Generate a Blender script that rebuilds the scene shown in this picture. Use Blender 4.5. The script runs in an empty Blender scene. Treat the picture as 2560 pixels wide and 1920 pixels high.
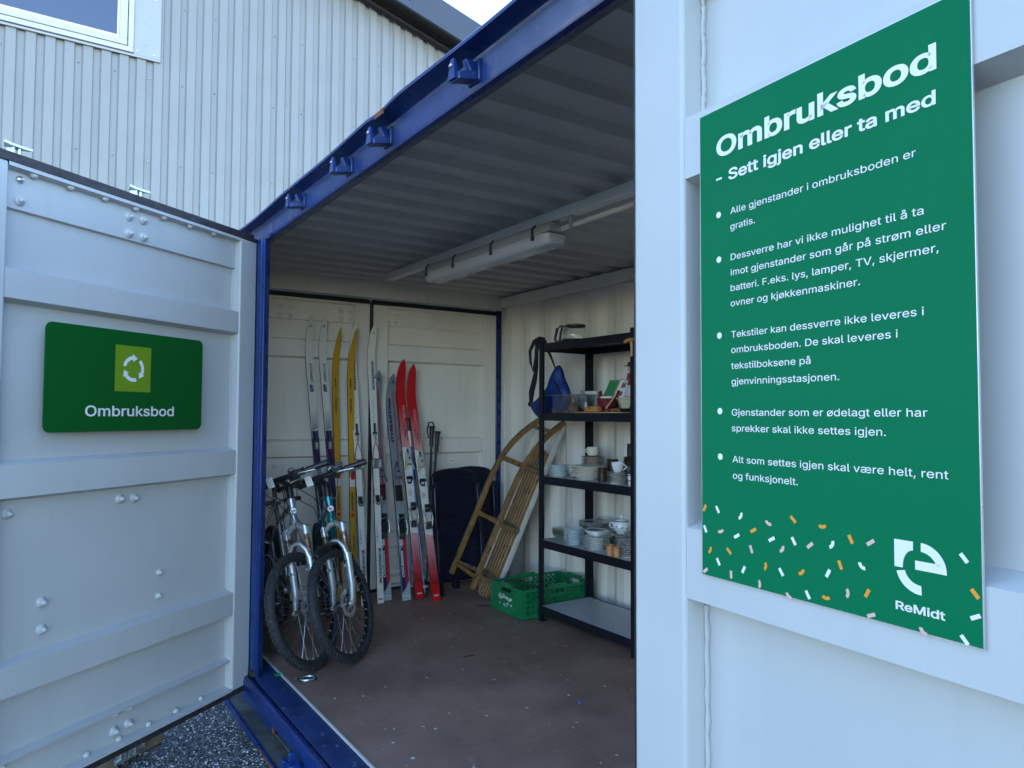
import bpy, bmesh, math, random, os
from math import sin, cos, pi, radians, sqrt
from mathutils import Vector, Matrix
random.seed(7)
S = bpy.context.scene
COL = S.collection

# ------------------------------------------------------------------ camera
cam_d = bpy.data.cameras.new('camera'); cam = bpy.data.objects.new('camera', cam_d); COL.objects.link(cam)
YAW, PITCH, ROLL = -0.98132, 0.04087, -0.00477
fw = Vector((sin(YAW)*cos(PITCH), cos(YAW)*cos(PITCH), sin(PITCH)))
r0 = Vector((cos(YAW), -sin(YAW), 0)); d0 = fw.cross(r0)
rt = r0*cos(ROLL) + d0*sin(ROLL); dn = d0*cos(ROLL) - r0*sin(ROLL)
m = Matrix.Identity(4)
for i in range(3):
    m[i][0], m[i][1], m[i][2] = rt[i], -dn[i], -fw[i]
m[0][3], m[1][3], m[2][3] = 0, 0, 1.37
cam.matrix_world = m
cam_d.sensor_width = 36; cam_d.lens = 36*1826.4/2560
cam_d.clip_start = 0.02; cam_d.clip_end = 600
S.camera = cam

# ------------------------------------------------------------------ light
SUN_EL, SUN_DIR = radians(27), Vector((-0.985, 0.17, 0)).normalized()      # the sun stands behind the building
w = bpy.data.worlds.new('World'); S.world = w; w.use_nodes = True
nt = w.node_tree; nt.nodes.clear()
sky = nt.nodes.new('ShaderNodeTexSky'); sky.sky_type = 'NISHITA'; sky.sun_disc = False
sky.sun_elevation = SUN_EL; sky.sun_rotation = math.atan2(SUN_DIR.x, SUN_DIR.y)
sky.air_density = 1.0; sky.dust_density = 0; sky.ozone_density = 3.0
bg = nt.nodes.new('ShaderNodeBackground'); bg.inputs[1].default_value = 0.15
wo = nt.nodes.new('ShaderNodeOutputWorld')
nt.links.new(sky.outputs[0], bg.inputs[0]); nt.links.new(bg.outputs[0], wo.inputs[0])
sl = bpy.data.lights.new('sun', 'SUN'); sl.energy = 2.4; sl.angle = radians(0.53); sl.color = (1, .93, .82)
so = bpy.data.objects.new('sun', sl); COL.objects.link(so)
sd = Vector((SUN_DIR.x*cos(SUN_EL), SUN_DIR.y*cos(SUN_EL), sin(SUN_EL)))
so.rotation_euler = sd.to_track_quat('Z', 'Y').to_euler(); so.location = sd*30
S.view_settings.view_transform = 'Standard'; S.view_settings.look = 'None'
S.view_settings.exposure = 2.55; S.view_settings.gamma = 1
S.render.engine = 'CYCLES'
S.cycles.max_bounces = 10; S.cycles.diffuse_bounces = 6; S.cycles.glossy_bounces = 4; S.cycles.transparent_max_bounces = 48
S.cycles.use_denoising = True; S.cycles.caustics_reflective = False; S.cycles.caustics_refractive = False

# ------------------------------------------------------------------ materials
def new_mat(name):
    mt = bpy.data.materials.new(name); mt.use_nodes = True
    n = mt.node_tree; b = n.nodes['Principled BSDF']
    return mt, n, b
def c4(c): return (c[0], c[1], c[2], 1)
def N(n, t, **kw):
    x = n.nodes.new(t)
    for k, v in kw.items(): setattr(x, k, v)
    return x
def mat(name, col, rough=.5, metal=0, var=.08, vscale=4, bump=.0, bscale=60, spots=None, spot_scale=30, spot_amt=.62, streak=0, coat=0, spec=.5, rvar=.1):
    mt, n, b = new_mat(name); L = n.links.new
    b.inputs['Roughness'].default_value = rough; b.inputs['Metallic'].default_value = metal
    b.inputs['Coat Weight'].default_value = coat; b.inputs['Specular IOR Level'].default_value = spec
    tc = N(n, 'ShaderNodeTexCoord'); no = N(n, 'ShaderNodeTexNoise'); no.inputs['Scale'].default_value = vscale; no.inputs['Detail'].default_value = 6
    L(tc.outputs['Object'], no.inputs['Vector'])
    r = N(n, 'ShaderNodeValToRGB'); r.color_ramp.elements[0].position = .3; r.color_ramp.elements[1].position = .7
    r.color_ramp.elements[0].color = c4([max(0, x*(1-var)) for x in col]); r.color_ramp.elements[1].color = c4([min(1, x*(1+var)) for x in col])
    L(no.outputs['Fac'], r.inputs[0]); out = r.outputs[0]
    if streak:
        mp = N(n, 'ShaderNodeMapping'); mp.inputs['Scale'].default_value = (9, 9, .7); L(tc.outputs['Object'], mp.inputs[0])
        n2 = N(n, 'ShaderNodeTexNoise'); n2.inputs['Scale'].default_value = 2.2; n2.inputs['Detail'].default_value = 5; L(mp.outputs[0], n2.inputs['Vector'])
        r2 = N(n, 'ShaderNodeValToRGB'); r2.color_ramp.elements[0].position = .55; r2.color_ramp.elements[1].position = .8
        r2.color_ramp.elements[0].color = (0, 0, 0, 1); r2.color_ramp.elements[1].color = (streak, streak, streak, 1); L(n2.outputs['Fac'], r2.inputs[0])
        mx = N(n, 'ShaderNodeMix', data_type='RGBA'); L(r2.outputs[0], mx.inputs[0]); L(out, mx.inputs[6])
        mx.inputs[7].default_value = c4([x*.55 for x in col]); out = mx.outputs[2]
    if spots:
        n3 = N(n, 'ShaderNodeTexNoise'); n3.inputs['Scale'].default_value = spot_scale; n3.inputs['Detail'].default_value = 5; L(tc.outputs['Object'], n3.inputs['Vector'])
        r3 = N(n, 'ShaderNodeValToRGB'); r3.color_ramp.elements[0].position = spot_amt; r3.color_ramp.elements[1].position = min(1, spot_amt+.06); L(n3.outputs['Fac'], r3.inputs[0])
        mx = N(n, 'ShaderNodeMix', data_type='RGBA'); L(r3.outputs[0], mx.inputs[0]); L(out, mx.inputs[6]); mx.inputs[7].default_value = c4(spots); out = mx.outputs[2]
    L(out, b.inputs['Base Color'])
    if rvar:
        mr = N(n, 'ShaderNodeMapRange'); mr.inputs[1].default_value = .3; mr.inputs[2].default_value = .7
        mr.inputs[3].default_value = max(.02, rough-rvar); mr.inputs[4].default_value = min(1, rough+rvar)
        n5 = N(n, 'ShaderNodeTexNoise'); n5.inputs['Scale'].default_value = vscale*2.3; n5.inputs['Detail'].default_value = 5; L(tc.outputs['Object'], n5.inputs['Vector'])
        L(n5.outputs['Fac'], mr.inputs[0]); L(mr.outputs[0], b.inputs['Roughness'])
    if bump and 'paint' in name:
        nd = N(n, 'ShaderNodeTexNoise'); nd.inputs['Scale'].default_value = 2.6; nd.inputs['Detail'].default_value = 2; L(tc.outputs['Object'], nd.inputs['Vector'])
        bd = N(n, 'ShaderNodeBump'); bd.inputs['Strength'].default_value = .30; bd.inputs['Distance'].default_value = .02; L(nd.outputs['Fac'], bd.inputs['Height'])
    else: bd = None
    if bump:
        n4 = N(n, 'ShaderNodeTexNoise'); n4.inputs['Scale'].default_value = bscale; n4.inputs['Detail'].default_value = 4; L(tc.outputs['Object'], n4.inputs['Vector'])
        bp = N(n, 'ShaderNodeBump'); bp.inputs['Strength'].default_value = bump; bp.inputs['Distance'].default_value = .004
        if bd: L(bd.outputs[0], bp.inputs['Normal'])
        L(n4.outputs['Fac'], bp.inputs['Height']); L(bp.outputs[0], b.inputs['Normal'])
    return mt
def glass(name, tint, alpha, rough=.03):
    """thin clear plastic or glass: mostly see-through with a gloss"""
    mt, n, b = new_mat(name); L = n.links.new; n.nodes.remove(b)
    tr = N(n, 'ShaderNodeBsdfTransparent'); tr.inputs[0].default_value = c4(tint)
    gl = N(n, 'ShaderNodeBsdfGlossy'); gl.inputs['Roughness'].default_value = rough; gl.inputs[0].default_value = (.9, .92, .92, 1)
    lw = N(n, 'ShaderNodeLayerWeight'); lw.inputs[0].default_value = .5
    pw = N(n, 'ShaderNodeMath', operation='POWER'); pw.inputs[1].default_value = 3; L(lw.outputs['Facing'], pw.inputs[0])
    ad = N(n, 'ShaderNodeMath', operation='MULTIPLY_ADD'); ad.inputs[1].default_value = .7; ad.inputs[2].default_value = alpha+.03; L(pw.outputs[0], ad.inputs[0])
    mx = N(n, 'ShaderNodeMixShader'); L(ad.outputs[0], mx.inputs[0]); L(tr.outputs[0], mx.inputs[1]); L(gl.outputs[0], mx.inputs[2])
    L(mx.outputs[0], n.nodes['Material Output'].inputs[0])
    return mt
def ramp_mat(name, stops, rough=.35, interp='CONSTANT', scuff=.06):
    """colour along a ski, from its UV"""
    mt, n, b = new_mat(name); L = n.links.new; b.inputs['Roughness'].default_value = rough
    uv = N(n, 'ShaderNodeUVMap'); sp = N(n, 'ShaderNodeSeparateXYZ'); L(uv.outputs[0], sp.inputs[0])
    r = N(n, 'ShaderNodeValToRGB'); r.color_ramp.interpolation = interp; e = r.color_ramp.elements
    e[0].position = stops[0][0]; e[0].color = c4(stops[0][1]); e[1].position = stops[1][0]; e[1].color = c4(stops[1][1])
    for p, c in stops[2:]:
        k = e.new(p); k.color = c4(c)
    L(sp.outputs[1], r.inputs[0])
    tc = N(n, 'ShaderNodeTexCoord'); no = N(n, 'ShaderNodeTexNoise'); no.inputs['Scale'].default_value = 16; no.inputs['Detail'].default_value = 8; L(tc.outputs['Object'], no.inputs['Vector'])
    r2 = N(n, 'ShaderNodeValToRGB'); r2.color_ramp.elements[0].position = .6; r2.color_ramp.elements[1].position = .75; r2.color_ramp.elements[1].color = (.5, .5, .5, 1); L(no.outputs['Fac'], r2.inputs[0])
    mx = N(n, 'ShaderNodeMix', data_type='RGBA'); L(r2.outputs[0], mx.inputs[0]); L(r.outputs[0], mx.inputs[6])
    hs = N(n, 'ShaderNodeHueSaturation'); hs.inputs['Value'].default_value = 1-scuff*4; L(r.outputs[0], hs.inputs['Color']); L(hs.outputs[0], mx.inputs[7])
    L(mx.outputs[2], b.inputs['Base Color'])
    return mt

M = {}
M['paint'] = mat('grey_container_paint', (.47, .485, .49), .42, var=.035, vscale=2.5, bump=.12, bscale=22, streak=.10, spots=(.36, .37, .37), spot_scale=9, spot_amt=.73)
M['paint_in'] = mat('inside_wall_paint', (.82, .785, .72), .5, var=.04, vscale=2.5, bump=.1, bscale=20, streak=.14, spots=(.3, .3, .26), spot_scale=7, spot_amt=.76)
M['ceil'] = mat('shaded_ceiling_paint', (.50, .49, .46), .55, var=.08, vscale=3, bump=.1, bscale=20, streak=.2)  # wall paint in a darker grey, the ceiling's shade put into the colour
M['blue'] = mat('blue_steel_paint', (.006, .030, .150), .32, var=.22, vscale=5, bump=.15, bscale=24, spots=(.02, .07, .25), spot_scale=16, spot_amt=.68)
M['blue_worn'] = mat('worn_blue_sill_paint', (.010, .030, .115), .42, var=.35, vscale=9, bump=.25, bscale=40, spots=(.085, .11, .17), spot_scale=26, spot_amt=.63)
M['rust'] = mat('rust', (.17, .065, .03), .85, var=.5, vscale=25, bump=.5, bscale=60)
M['rusty_steel'] = mat('weathered_pocket_steel', (.10, .11, .10), .6, var=.5, vscale=9, bump=.3, spots=(.2, .09, .04), spot_scale=9, spot_amt=.6)
M['rubber'] = mat('black_rubber_seal', (.012, .011, .013), .55, var=.3, vscale=14, bump=.2)
M['rubber_worn'] = mat('weathered_seal', (.030, .024, .028), .6, var=.4, vscale=14, bump=.2, spots=(.07, .05, .045), spot_scale=12, spot_amt=.6)
M['galv'] = mat('galvanised_steel', (.62, .66, .66), .32, .9, var=.12, vscale=24, bump=.1)
M['steel'] = mat('bare_steel', (.55, .56, .57), .3, 1, var=.12, vscale=30)
M['dark_steel'] = mat('dark_steel', (.09, .095, .10), .4, .8, var=.2, vscale=30)
M['black_metal'] = mat('black_powder_coat', (.008, .010, .016), .38, var=.25, vscale=20, bump=.05)
M['black_plastic'] = mat('black_plastic', (.012, .012, .013), .42, var=.2, vscale=30)
M['tyre'] = mat('tyre_rubber', (.020, .022, .026), .72, var=.35, vscale=40, spots=(.07, .07, .075), spot_scale=60, spot_amt=.62)
M['white_plastic'] = mat('white_plastic', (.72, .72, .70), .4, var=.04)
M['cream_plastic'] = mat('cream_plastic', (.66, .60, .44), .45, var=.05)
M['white_print'] = mat('white_vinyl', (.72, .74, .75), .4, var=.01, rvar=0)
M['sign_green'] = mat('sign_green', (.0005, .145, .058), .5, var=.02, vscale=2, rvar=.03, spec=.07)
M['sign_green_dark'] = mat('sign_dark_green', (.002, .085, .014), .45, var=.03, vscale=2, rvar=.03, spec=.15)
M['lime'] = mat('lime_print', (.15, .27, .008), .35, var=.02, rvar=0)
M['orange_print'] = mat('orange_print', (.70, .29, .025), .4, var=.02, rvar=0)
M['pink_print'] = mat('pink_print', (.66, .43, .39), .4, var=.02, rvar=0)
M['alu_edge'] = mat('aluminium_sheet_edge', (.55, .57, .58), .35, .6, var=.05)
M['shelf_board'] = mat('grey_shelf_board', (.46, .47, .48), .42, var=.06, vscale=7, spots=(.36, .36, .36), spot_scale=9, spot_amt=.68)
M['porcelain'] = mat('white_porcelain', (.86, .86, .84), .14, var=.03, rvar=.03)
M['blueish_porcelain'] = mat('bluish_porcelain', (.76, .83, .86), .14, var=.03, rvar=.03)
M['cream_china'] = mat('cream_china', (.78, .73, .60), .2, var=.05, rvar=.03)
M['grey_china'] = mat('grey_rim', (.25, .25, .24), .25, var=.1)
M['brown_china'] = mat('brown_stoneware', (.045, .027, .018), .3, var=.25, vscale=40)
M['brown_vase'] = mat('brown_glaze', (.25, .115, .062), .25, var=.15, vscale=30)
M['red_china'] = mat('red_band', (.42, .035, .022), .25, var=.1)
M['peach_china'] = mat('peach_china', (.66, .33, .14), .35, var=.06)
M['orange_band'] = mat('orange_band', (.50, .10, .03), .35, var=.1)
M['green_rim'] = mat('green_rim', (.10, .17, .10), .25)
M['glass'] = glass('clear_glass', (.97, .985, .975), .02)
M['green_glass'] = glass('greenish_glass', (.93, .95, .92), .05)
M['smoke_plastic'] = glass('smoky_clear_plastic', (.86, .885, .895), .02, .08)
M['plastic_film'] = glass('plastic_film', (.95, .96, .98), .04, .25)
M['chair'] = mat('navy_plastic', (.0045, .006, .022), .38, var=.2, vscale=12)
M['wood'] = mat('varnished_sled_wood', (.30, .155, .042), .45, var=.3, vscale=12, bump=.15, spots=(.13, .06, .02), spot_scale=14, spot_amt=.6)
M['wood_grey'] = mat('weathered_sled_wood', (.20, .135, .075), .6, var=.3, vscale=20, bump=.2, spots=(.09, .055, .03), spot_scale=16, spot_amt=.58)
M['wood_white'] = mat('white_paint_on_wood', (.62, .61, .57), .55, var=.1, vscale=14, spots=(.25, .17, .10), spot_scale=26, spot_amt=.66)
M['pale_wood'] = mat('pale_wood', (.50, .33, .17), .5, var=.15, vscale=20)
M['orange_wood'] = mat('orange_leather', (.52, .22, .055), .5, var=.15, vscale=20)
M['old_plank'] = mat('old_plank', (.20, .15, .11), .8, var=.4, vscale=12, bump=.5)
M['crate'] = mat('green_crate_plastic', (.008, .20, .070), .4, var=.15, vscale=12)
M['crate_dark'] = mat('green_crate_inner_plastic', (.006, .13, .05), .5, var=.15, vscale=12)
M['crate_label'] = mat('torn_paper_label', (.62, .66, .64), .7, var=.15, vscale=40)
M['bag_blue'] = mat('blue_nylon', (.006, .027, .17), .5, var=.25, vscale=30, bump=.4, bscale=30)
M['strap'] = mat('black_webbing', (.008, .009, .013), .7, var=.3, vscale=60)
M['burgundy'] = mat('burgundy_enamel', (.16, .012, .022), .3, var=.12)
M['clip_green'] = mat('green_card', (.005, .19, .035), .5, var=.04)
M['photo_brown'] = mat('sepia_print', (.17, .09, .04), .5, var=.3, vscale=60)
M['foil'] = mat('silver_foil', (.6, .62, .63), .3, .5, var=.2, bump=.6, bscale=60)
M['gold'] = mat('gold_beads', (.50, .30, .08), .35, .5, var=.3, vscale=60)
M['skin'] = mat('doll_face', (.62, .42, .34), .6)
M['doll_white'] = mat('doll_cloth', (.66, .64, .66), .8, var=.1)
M['doll_red'] = mat('doll_red', (.30, .02, .02), .7)
M['facade'] = mat('facade_cladding_paint', (.265, .272, .275), .38, var=.04, vscale=1.6, bump=.05, bscale=12, streak=.12, spots=(.23, .24, .245), spot_scale=8, spot_amt=.7)
M['window_white'] = mat('white_window_paint', (.56, .56, .53), .45, var=.05, vscale=10, spots=(.45, .43, .36), spot_scale=14, spot_amt=.7)
M['flash'] = mat('window_flashing', (.38, .39, .40), .35, .1, var=.03)
M['pane'] = mat('dark_window_glass', (.012, .016, .05), .03, var=0, rvar=0, spec=1.0, coat=1)
M['fascia'] = mat('slate_blue_fascia', (.055, .064, .092), .42, var=.06, vscale=3)
M['soffit'] = mat('black_soffit', (.010, .010, .012), .5, var=.2)
M['silver_paint'] = mat('silver_bike_paint', (.46, .48, .50), .26, .75, var=.06, coat=.5)
M['teal_paint'] = mat('teal_bike_paint', (.006, .20, .24), .22, .55, var=.1, coat=1)
M['navy_paint'] = mat('navy_bike_paint', (.008, .012, .05), .25, .3, coat=1)
M['black_paint'] = mat('black_bike_paint', (.010, .011, .014), .3, .2, coat=.6)
M['fork_silver'] = mat('fork_silver', (.56, .57, .57), .30, .65, var=.06)
M['stanchion_rust'] = mat('rusty_stanchion', (.20, .11, .065), .4, .6, var=.5, vscale=50, spots=(.45, .43, .40), spot_scale=60, spot_amt=.55)
M['reflector'] = mat('white_reflector', (.85, .87, .88), .2, var=.1, vscale=90)
M['blue_shaft'] = mat('blue_pole_paint', (.008, .07, .27), .25, .3, coat=.7)
M['tail_red'] = mat('tail_red', (.45, .02, .015), .35)
M['pink_ink'] = mat('pink_ink', (.42, .14, .17), .4)
M['navy_ink'] = mat('navy_ink', (.012, .014, .09), .4)
M['black_ink'] = mat('black_ink', (.018, .018, .022), .4)
M['grey_ink'] = mat('grey_ink', (.20, .22, .22), .4)
M['red_ink'] = mat('red_ink', (.52, .012, .02), .4)
M['dark_red_ink'] = mat('dark_red_ink', (.22, .008, .012), .4)
M['pale_ink'] = mat('pale_ink', (.55, .50, .50), .4)
M['lamp_grey'] = mat('lamp_housing', (.34, .36, .38), .5, var=.04)
M['lamp_diff'] = mat('lamp_diffuser', (.48, .51, .56), .2, var=.04)
M['conduit'] = mat('white_conduit', (.62, .62, .58), .45)
M['brass_tray'] = mat('zinc_tray', (.60, .55, .42), .35, .7, var=.15)
M['scrap_green'] = mat('green_scrap', (.03, .25, .12), .6)
M['chip'] = mat('paint_chips', (.62, .60, .55), .6, var=.3, vscale=3)
M['blue_chip'] = mat('blue_cap', (.02, .16, .65), .4)
M['binding_grey'] = mat('binding_grey', (.22, .24, .27), .4, .3)
M['binding_cream'] = mat('binding_cream', (.52, .50, .42), .4)
M['binding_white'] = mat('binding_white', (.66, .70, .76), .3)

def floor_mat():
    mt, n, b = new_mat('brown_plywood_floor'); L = n.links.new
    tc = N(n, 'ShaderNodeTexCoord')
    def noise(sc, det=6, scale3=None):
        x = N(n, 'ShaderNodeTexNoise'); x.inputs['Scale'].default_value = sc; x.inputs['Detail'].default_value = det
        if scale3:
            mp = N(n, 'ShaderNodeMapping'); mp.inputs['Scale'].default_value = scale3; L(tc.outputs['Object'], mp.inputs[0]); L(mp.outputs[0], x.inputs['Vector'])
        else: L(tc.outputs['Object'], x.inputs['Vector'])
        return x
    r = N(n, 'ShaderNodeValToRGB'); e = r.color_ramp.elements
    e[0].position, e[0].color = .3, (.205, .125, .096, 1); e[1].position, e[1].color = .72, (.370, .232, .180, 1)
    k = e.new(.52); k.color = (.290, .180, .140, 1)
    L(noise(2.6, 8).outputs['Fac'], r.inputs[0]); out = r.outputs[0]
    def over(mask, col, lo, hi, amt):
        nonlocal out
        rr = N(n, 'ShaderNodeValToRGB'); rr.color_ramp.elements[0].position = lo; rr.color_ramp.elements[1].position = hi
        rr.color_ramp.elements[1].color = (amt, amt, amt, 1); L(mask, rr.inputs[0])
        mx = N(n, 'ShaderNodeMix', data_type='RGBA'); L(rr.outputs[0], mx.inputs[0]); L(out, mx.inputs[6]); mx.inputs[7].default_value = c4(col); out = mx.outputs[2]
    over(noise(1.0, 7, (5, 40, 1)).outputs['Fac'], (.40, .28, .23), .60, .74, .45)      # long scuffs
    over(noise(1.0, 7, (46, 6, 1)).outputs['Fac'], (.14, .085, .068), .62, .72, .6)
    over(noise(9, 6).outputs['Fac'], (.44, .33, .28), .66, .78, .35)
    sp = N(n, 'ShaderNodeSeparateXYZ'); L(tc.outputs['Object'], sp.inputs[0])
    def seam(ch, pos, w=.003):
        nonlocal out
        a = N(n, 'ShaderNodeMath', operation='SUBTRACT'); L(sp.outputs[ch], a.inputs[0]); a.inputs[1].default_value = pos
        a2 = N(n, 'ShaderNodeMath', operation='ABSOLUTE'); L(a.outputs[0], a2.inputs[0])
        a3 = N(n, 'ShaderNodeMath', operation='LESS_THAN'); L(a2.outputs[0], a3.inputs[0]); a3.inputs[1].default_value = w
        a4 = N(n, 'ShaderNodeMath', operation='MULTIPLY'); L(a3.outputs[0], a4.inputs[0]); a4.inputs[1].default_value = .55
        mx = N(n, 'ShaderNodeMix', data_type='RGBA'); L(a4.outputs[0], mx.inputs[0]); L(out, mx.inputs[6]); mx.inputs[7].default_value = (.58, .46, .38, 1); out = mx.outputs[2]
    seam(0, -4.24); seam(1, 2.245); seam(0, -1.9)
    L(out, b.inputs['Base Color'])
    mr = N(n, 'ShaderNodeMapRange'); mr.inputs[3].default_value = .38; mr.inputs[4].default_value = .72; L(noise(5, 6).outputs['Fac'], mr.inputs[0]); L(mr.outputs[0], b.inputs['Roughness'])
    bp = N(n, 'ShaderNodeBump'); bp.inputs['Strength'].default_value = .2; bp.inputs['Distance'].default_value = .003; L(noise(70, 4).outputs['Fac'], bp.inputs['Height']); L(bp.outputs[0], b.inputs['Normal'])
    return mt
M['floor'] = floor_mat()
def ground_mat():
    mt, n, b = new_mat('gravelly_asphalt'); L = n.links.new; tc = N(n, 'ShaderNodeTexCoord')
    vo = N(n, 'ShaderNodeTexVoronoi'); vo.inputs['Scale'].default_value = 95; L(tc.outputs['Object'], vo.inputs['Vector'])
    sp = N(n, 'ShaderNodeSeparateColor'); L(vo.outputs['Color'], sp.inputs[0])
    r = N(n, 'ShaderNodeValToRGB'); e = r.color_ramp.elements
    e[0].position, e[0].color = .0, (.07, .07, .072, 1); e[1].position, e[1].color = 1, (.55, .56, .57, 1)
    for p, c in ((.35, (.15, .15, .154, 1)), (.7, (.26, .265, .27, 1)), (.9, (.36, .36, .365, 1))):
        k = e.new(p); k.color = c
    L(sp.outputs[0], r.inputs[0])
    rd = N(n, 'ShaderNodeValToRGB'); rd.color_ramp.elements[0].position = .0; rd.color_ramp.elements[1].position = .55
    rd.color_ramp.elements[0].color = (1, 1, 1, 1); rd.color_ramp.elements[1].color = (.45, .45, .45, 1); L(vo.outputs['Distance'], rd.inputs[0])
    mu = N(n, 'ShaderNodeMix', data_type='RGBA', blend_type='MULTIPLY'); mu.inputs[0].default_value = 1; L(r.outputs[0], mu.inputs[6]); L(rd.outputs[0], mu.inputs[7])
    no = N(n, 'ShaderNodeTexNoise'); no.inputs['Scale'].default_value = 2.2; no.inputs['Detail'].default_value = 6; L(tc.outputs['Object'], no.inputs['Vector'])
    r2 = N(n, 'ShaderNodeValToRGB'); r2.color_ramp.elements[0].position = .35; r2.color_ramp.elements[0].color = (.6, .6, .58, 1); r2.color_ramp.elements[1].position = .7; r2.color_ramp.elements[1].color = (1.1, 1.1, 1.1, 1); L(no.outputs['Fac'], r2.inputs[0])
    m2 = N(n, 'ShaderNodeMix', data_type='RGBA', blend_type='MULTIPLY'); m2.inputs[0].default_value = 1; L(mu.outputs[2], m2.inputs[6]); L(r2.outputs[0], m2.inputs[7])
    L(m2.outputs[2], b.inputs['Base Color']); b.inputs['Roughness'].default_value = .85
    iv = N(n, 'ShaderNodeMath', operation='SUBTRACT'); iv.inputs[0].default_value = 1; L(vo.outputs['Distance'], iv.inputs[1])
    bp = N(n, 'ShaderNodeBump'); bp.inputs['Strength'].default_value = .9; bp.inputs['Distance'].default_value = .008; L(iv.outputs[0], bp.inputs['Height']); L(bp.outputs[0], b.inputs['Normal'])
    return mt
M['ground'] = ground_mat()

# ------------------------------------------------------------------ mesh builder
class MB:
    """collects shapes, each with its material, and links them as ONE mesh object"""
    def __init__(s, T=None):
        s.v, s.f, s.mi, s.uv, s.mats, s.T = [], [], [], {}, [], T
    def _m(s, mt):
        if mt not in s.mats: s.mats.append(mt)
        return s.mats.index(mt)
    def add(s, vs, fs, mt, uvs=None):
        b = len(s.v); k = s._m(mt); T = s.T
        for q in vs: s.v.append(tuple(T(*q)) if T else tuple(q))
        for i, f in enumerate(fs):
            if uvs: s.uv[len(s.f)] = [uvs[j] for j in f]
            s.f.append([b+j for j in f]); s.mi.append(k)
    def box(s, a, c, mt):
        x0, y0, z0 = [min(a[i], c[i]) for i in range(3)]; x1, y1, z1 = [max(a[i], c[i]) for i in range(3)]
        vs = [(x, y, z) for z in (z0, z1) for y in (y0, y1) for x in (x0, x1)]
        s.add(vs, [(0, 2, 3, 1), (4, 5, 7, 6), (0, 1, 5, 4), (2, 6, 7, 3), (0, 4, 6, 2), (1, 3, 7, 5)], mt)
    def hexa(s, p, mt):   # 8 corners: bottom ring 4, top ring 4
        s.add(p, [(3, 2, 1, 0), (4, 5, 6, 7), (0, 1, 5, 4), (1, 2, 6, 5), (2, 3, 7, 6), (3, 0, 4, 7)], mt)
    def prism(s, poly, d0, d1, mt, fn):
        """polygon (u,v) pushed from d0 to d1; fn(u,v,d)->xyz"""
        n = len(poly); vs = [fn(u, v, d0) for u, v in poly]+[fn(u, v, d1) for u, v in poly]
        s.add(vs, [list(range(n))[::-1], [n+i for i in range(n)]]+[(i, (i+1) % n, n+(i+1) % n, n+i) for i in range(n)], mt)
    def tube(s, pts, r, mt, n=10, closed=False, cap=True):
        pts = [Vector(p) for p in pts]; k = len(pts); rs = r if isinstance(r, (list, tuple)) else [r]*k
        vs = []; up = None
        for i, p in enumerate(pts):
            a = pts[(i-1) % k] if (i or closed) else p; c = pts[(i+1) % k] if (i < k-1 or closed) else p
            t = (c-a).normalized()
            if up is None: up = Vector((0, 0, 1)) if abs(t.z) < .9 else Vector((1, 0, 0))
            sd = t.cross(up)
            if sd.length < 1e-6: sd = t.cross(Vector((.3, .9, .2)))
            sd.normalize(); up = sd.cross(t).normalized()
            for j in range(n):
                q = 2*pi*j/n; vs.append(p+(sd*cos(q)+up*sin(q))*rs[i])
        fs = []
        for i in range(k if closed else k-1):
            for j in range(n):
                a = i*n+j; b = i*n+(j+1) % n; c = ((i+1) % k)*n+(j+1) % n; d = ((i+1) % k)*n+j; fs.append((a, b, c, d))
        if cap and not closed: fs += [list(range(n))[::-1], [(k-1)*n+j for j in range(n)]]
        s.add(vs, fs, mt)
    def bar(s, pts, w, h, mt, nrm):
        """rectangular bar along a path; nrm = direction of h"""
        pts = [Vector(p) for p in pts]; k = len(pts); vs = []
        for i, p in enumerate(pts):
            t = (pts[min(k-1, i+1)]-pts[max(0, i-1)]).normalized(); h3 = Vector(nrm); h3 = (h3-t*h3.dot(t)).normalized(); w3 = t.cross(h3)
            ww = w[i] if isinstance(w, (list, tuple)) else w
            for a, b in ((-1, -1), (1, -1), (1, 1), (-1, 1)): vs.append(p+w3*(a*ww/2)+h3*(b*h/2))
        fs = [(i*4+j, i*4+(j+1) % 4, i*4+4+(j+1) % 4, i*4+4+j) for i in range(k-1) for j in range(4)]+[(3, 2, 1, 0), tuple((k-1)*4+j for j in range(4))]
        s.add(vs, fs, mt)
    def lathe(s, prof, mt, c=(0, 0, 0), ax=(0, 0, 1), n=20):
        ax = Vector(ax).normalized(); u = ax.orthogonal().normalized(); v = ax.cross(u); c = Vector(c); vs = []
        for r, z in prof:
            for j in range(n):
                q = 2*pi*j/n; vs.append(c+ax*z+(u*cos(q)+v*sin(q))*r)
        fs = [(i*n+j, i*n+(j+1) % n, (i+1)*n+(j+1) % n, (i+1)*n+j) for i in range(len(prof)-1) for j in range(n)]
        if prof[0][0] > 1e-5: fs.append(list(range(n))[::-1])
        if prof[-1][0] > 1e-5: fs.append([(len(prof)-1)*n+j for j in range(n)])
        s.add(vs, fs, mt)
    def ball(s, c, r, mt, n=12, sq=(1, 1, 1)):
        vs = []; k = n//2
        for i in range(k+1):
            a = -pi/2+pi*i/k
            for j in range(n): q = 2*pi*j/n; vs.append((c[0]+r*sq[0]*cos(a)*cos(q), c[1]+r*sq[1]*cos(a)*sin(q), c[2]+r*sq[2]*sin(a)))
        s.add(vs, [(i*n+j, i*n+(j+1) % n, (i+1)*n+(j+1) % n, (i+1)*n+j) for i in range(k) for j in range(n)], mt)
    def tris(s, vs, fs, mt, fn): s.add([fn(*q) for q in vs], fs, mt)
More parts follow.
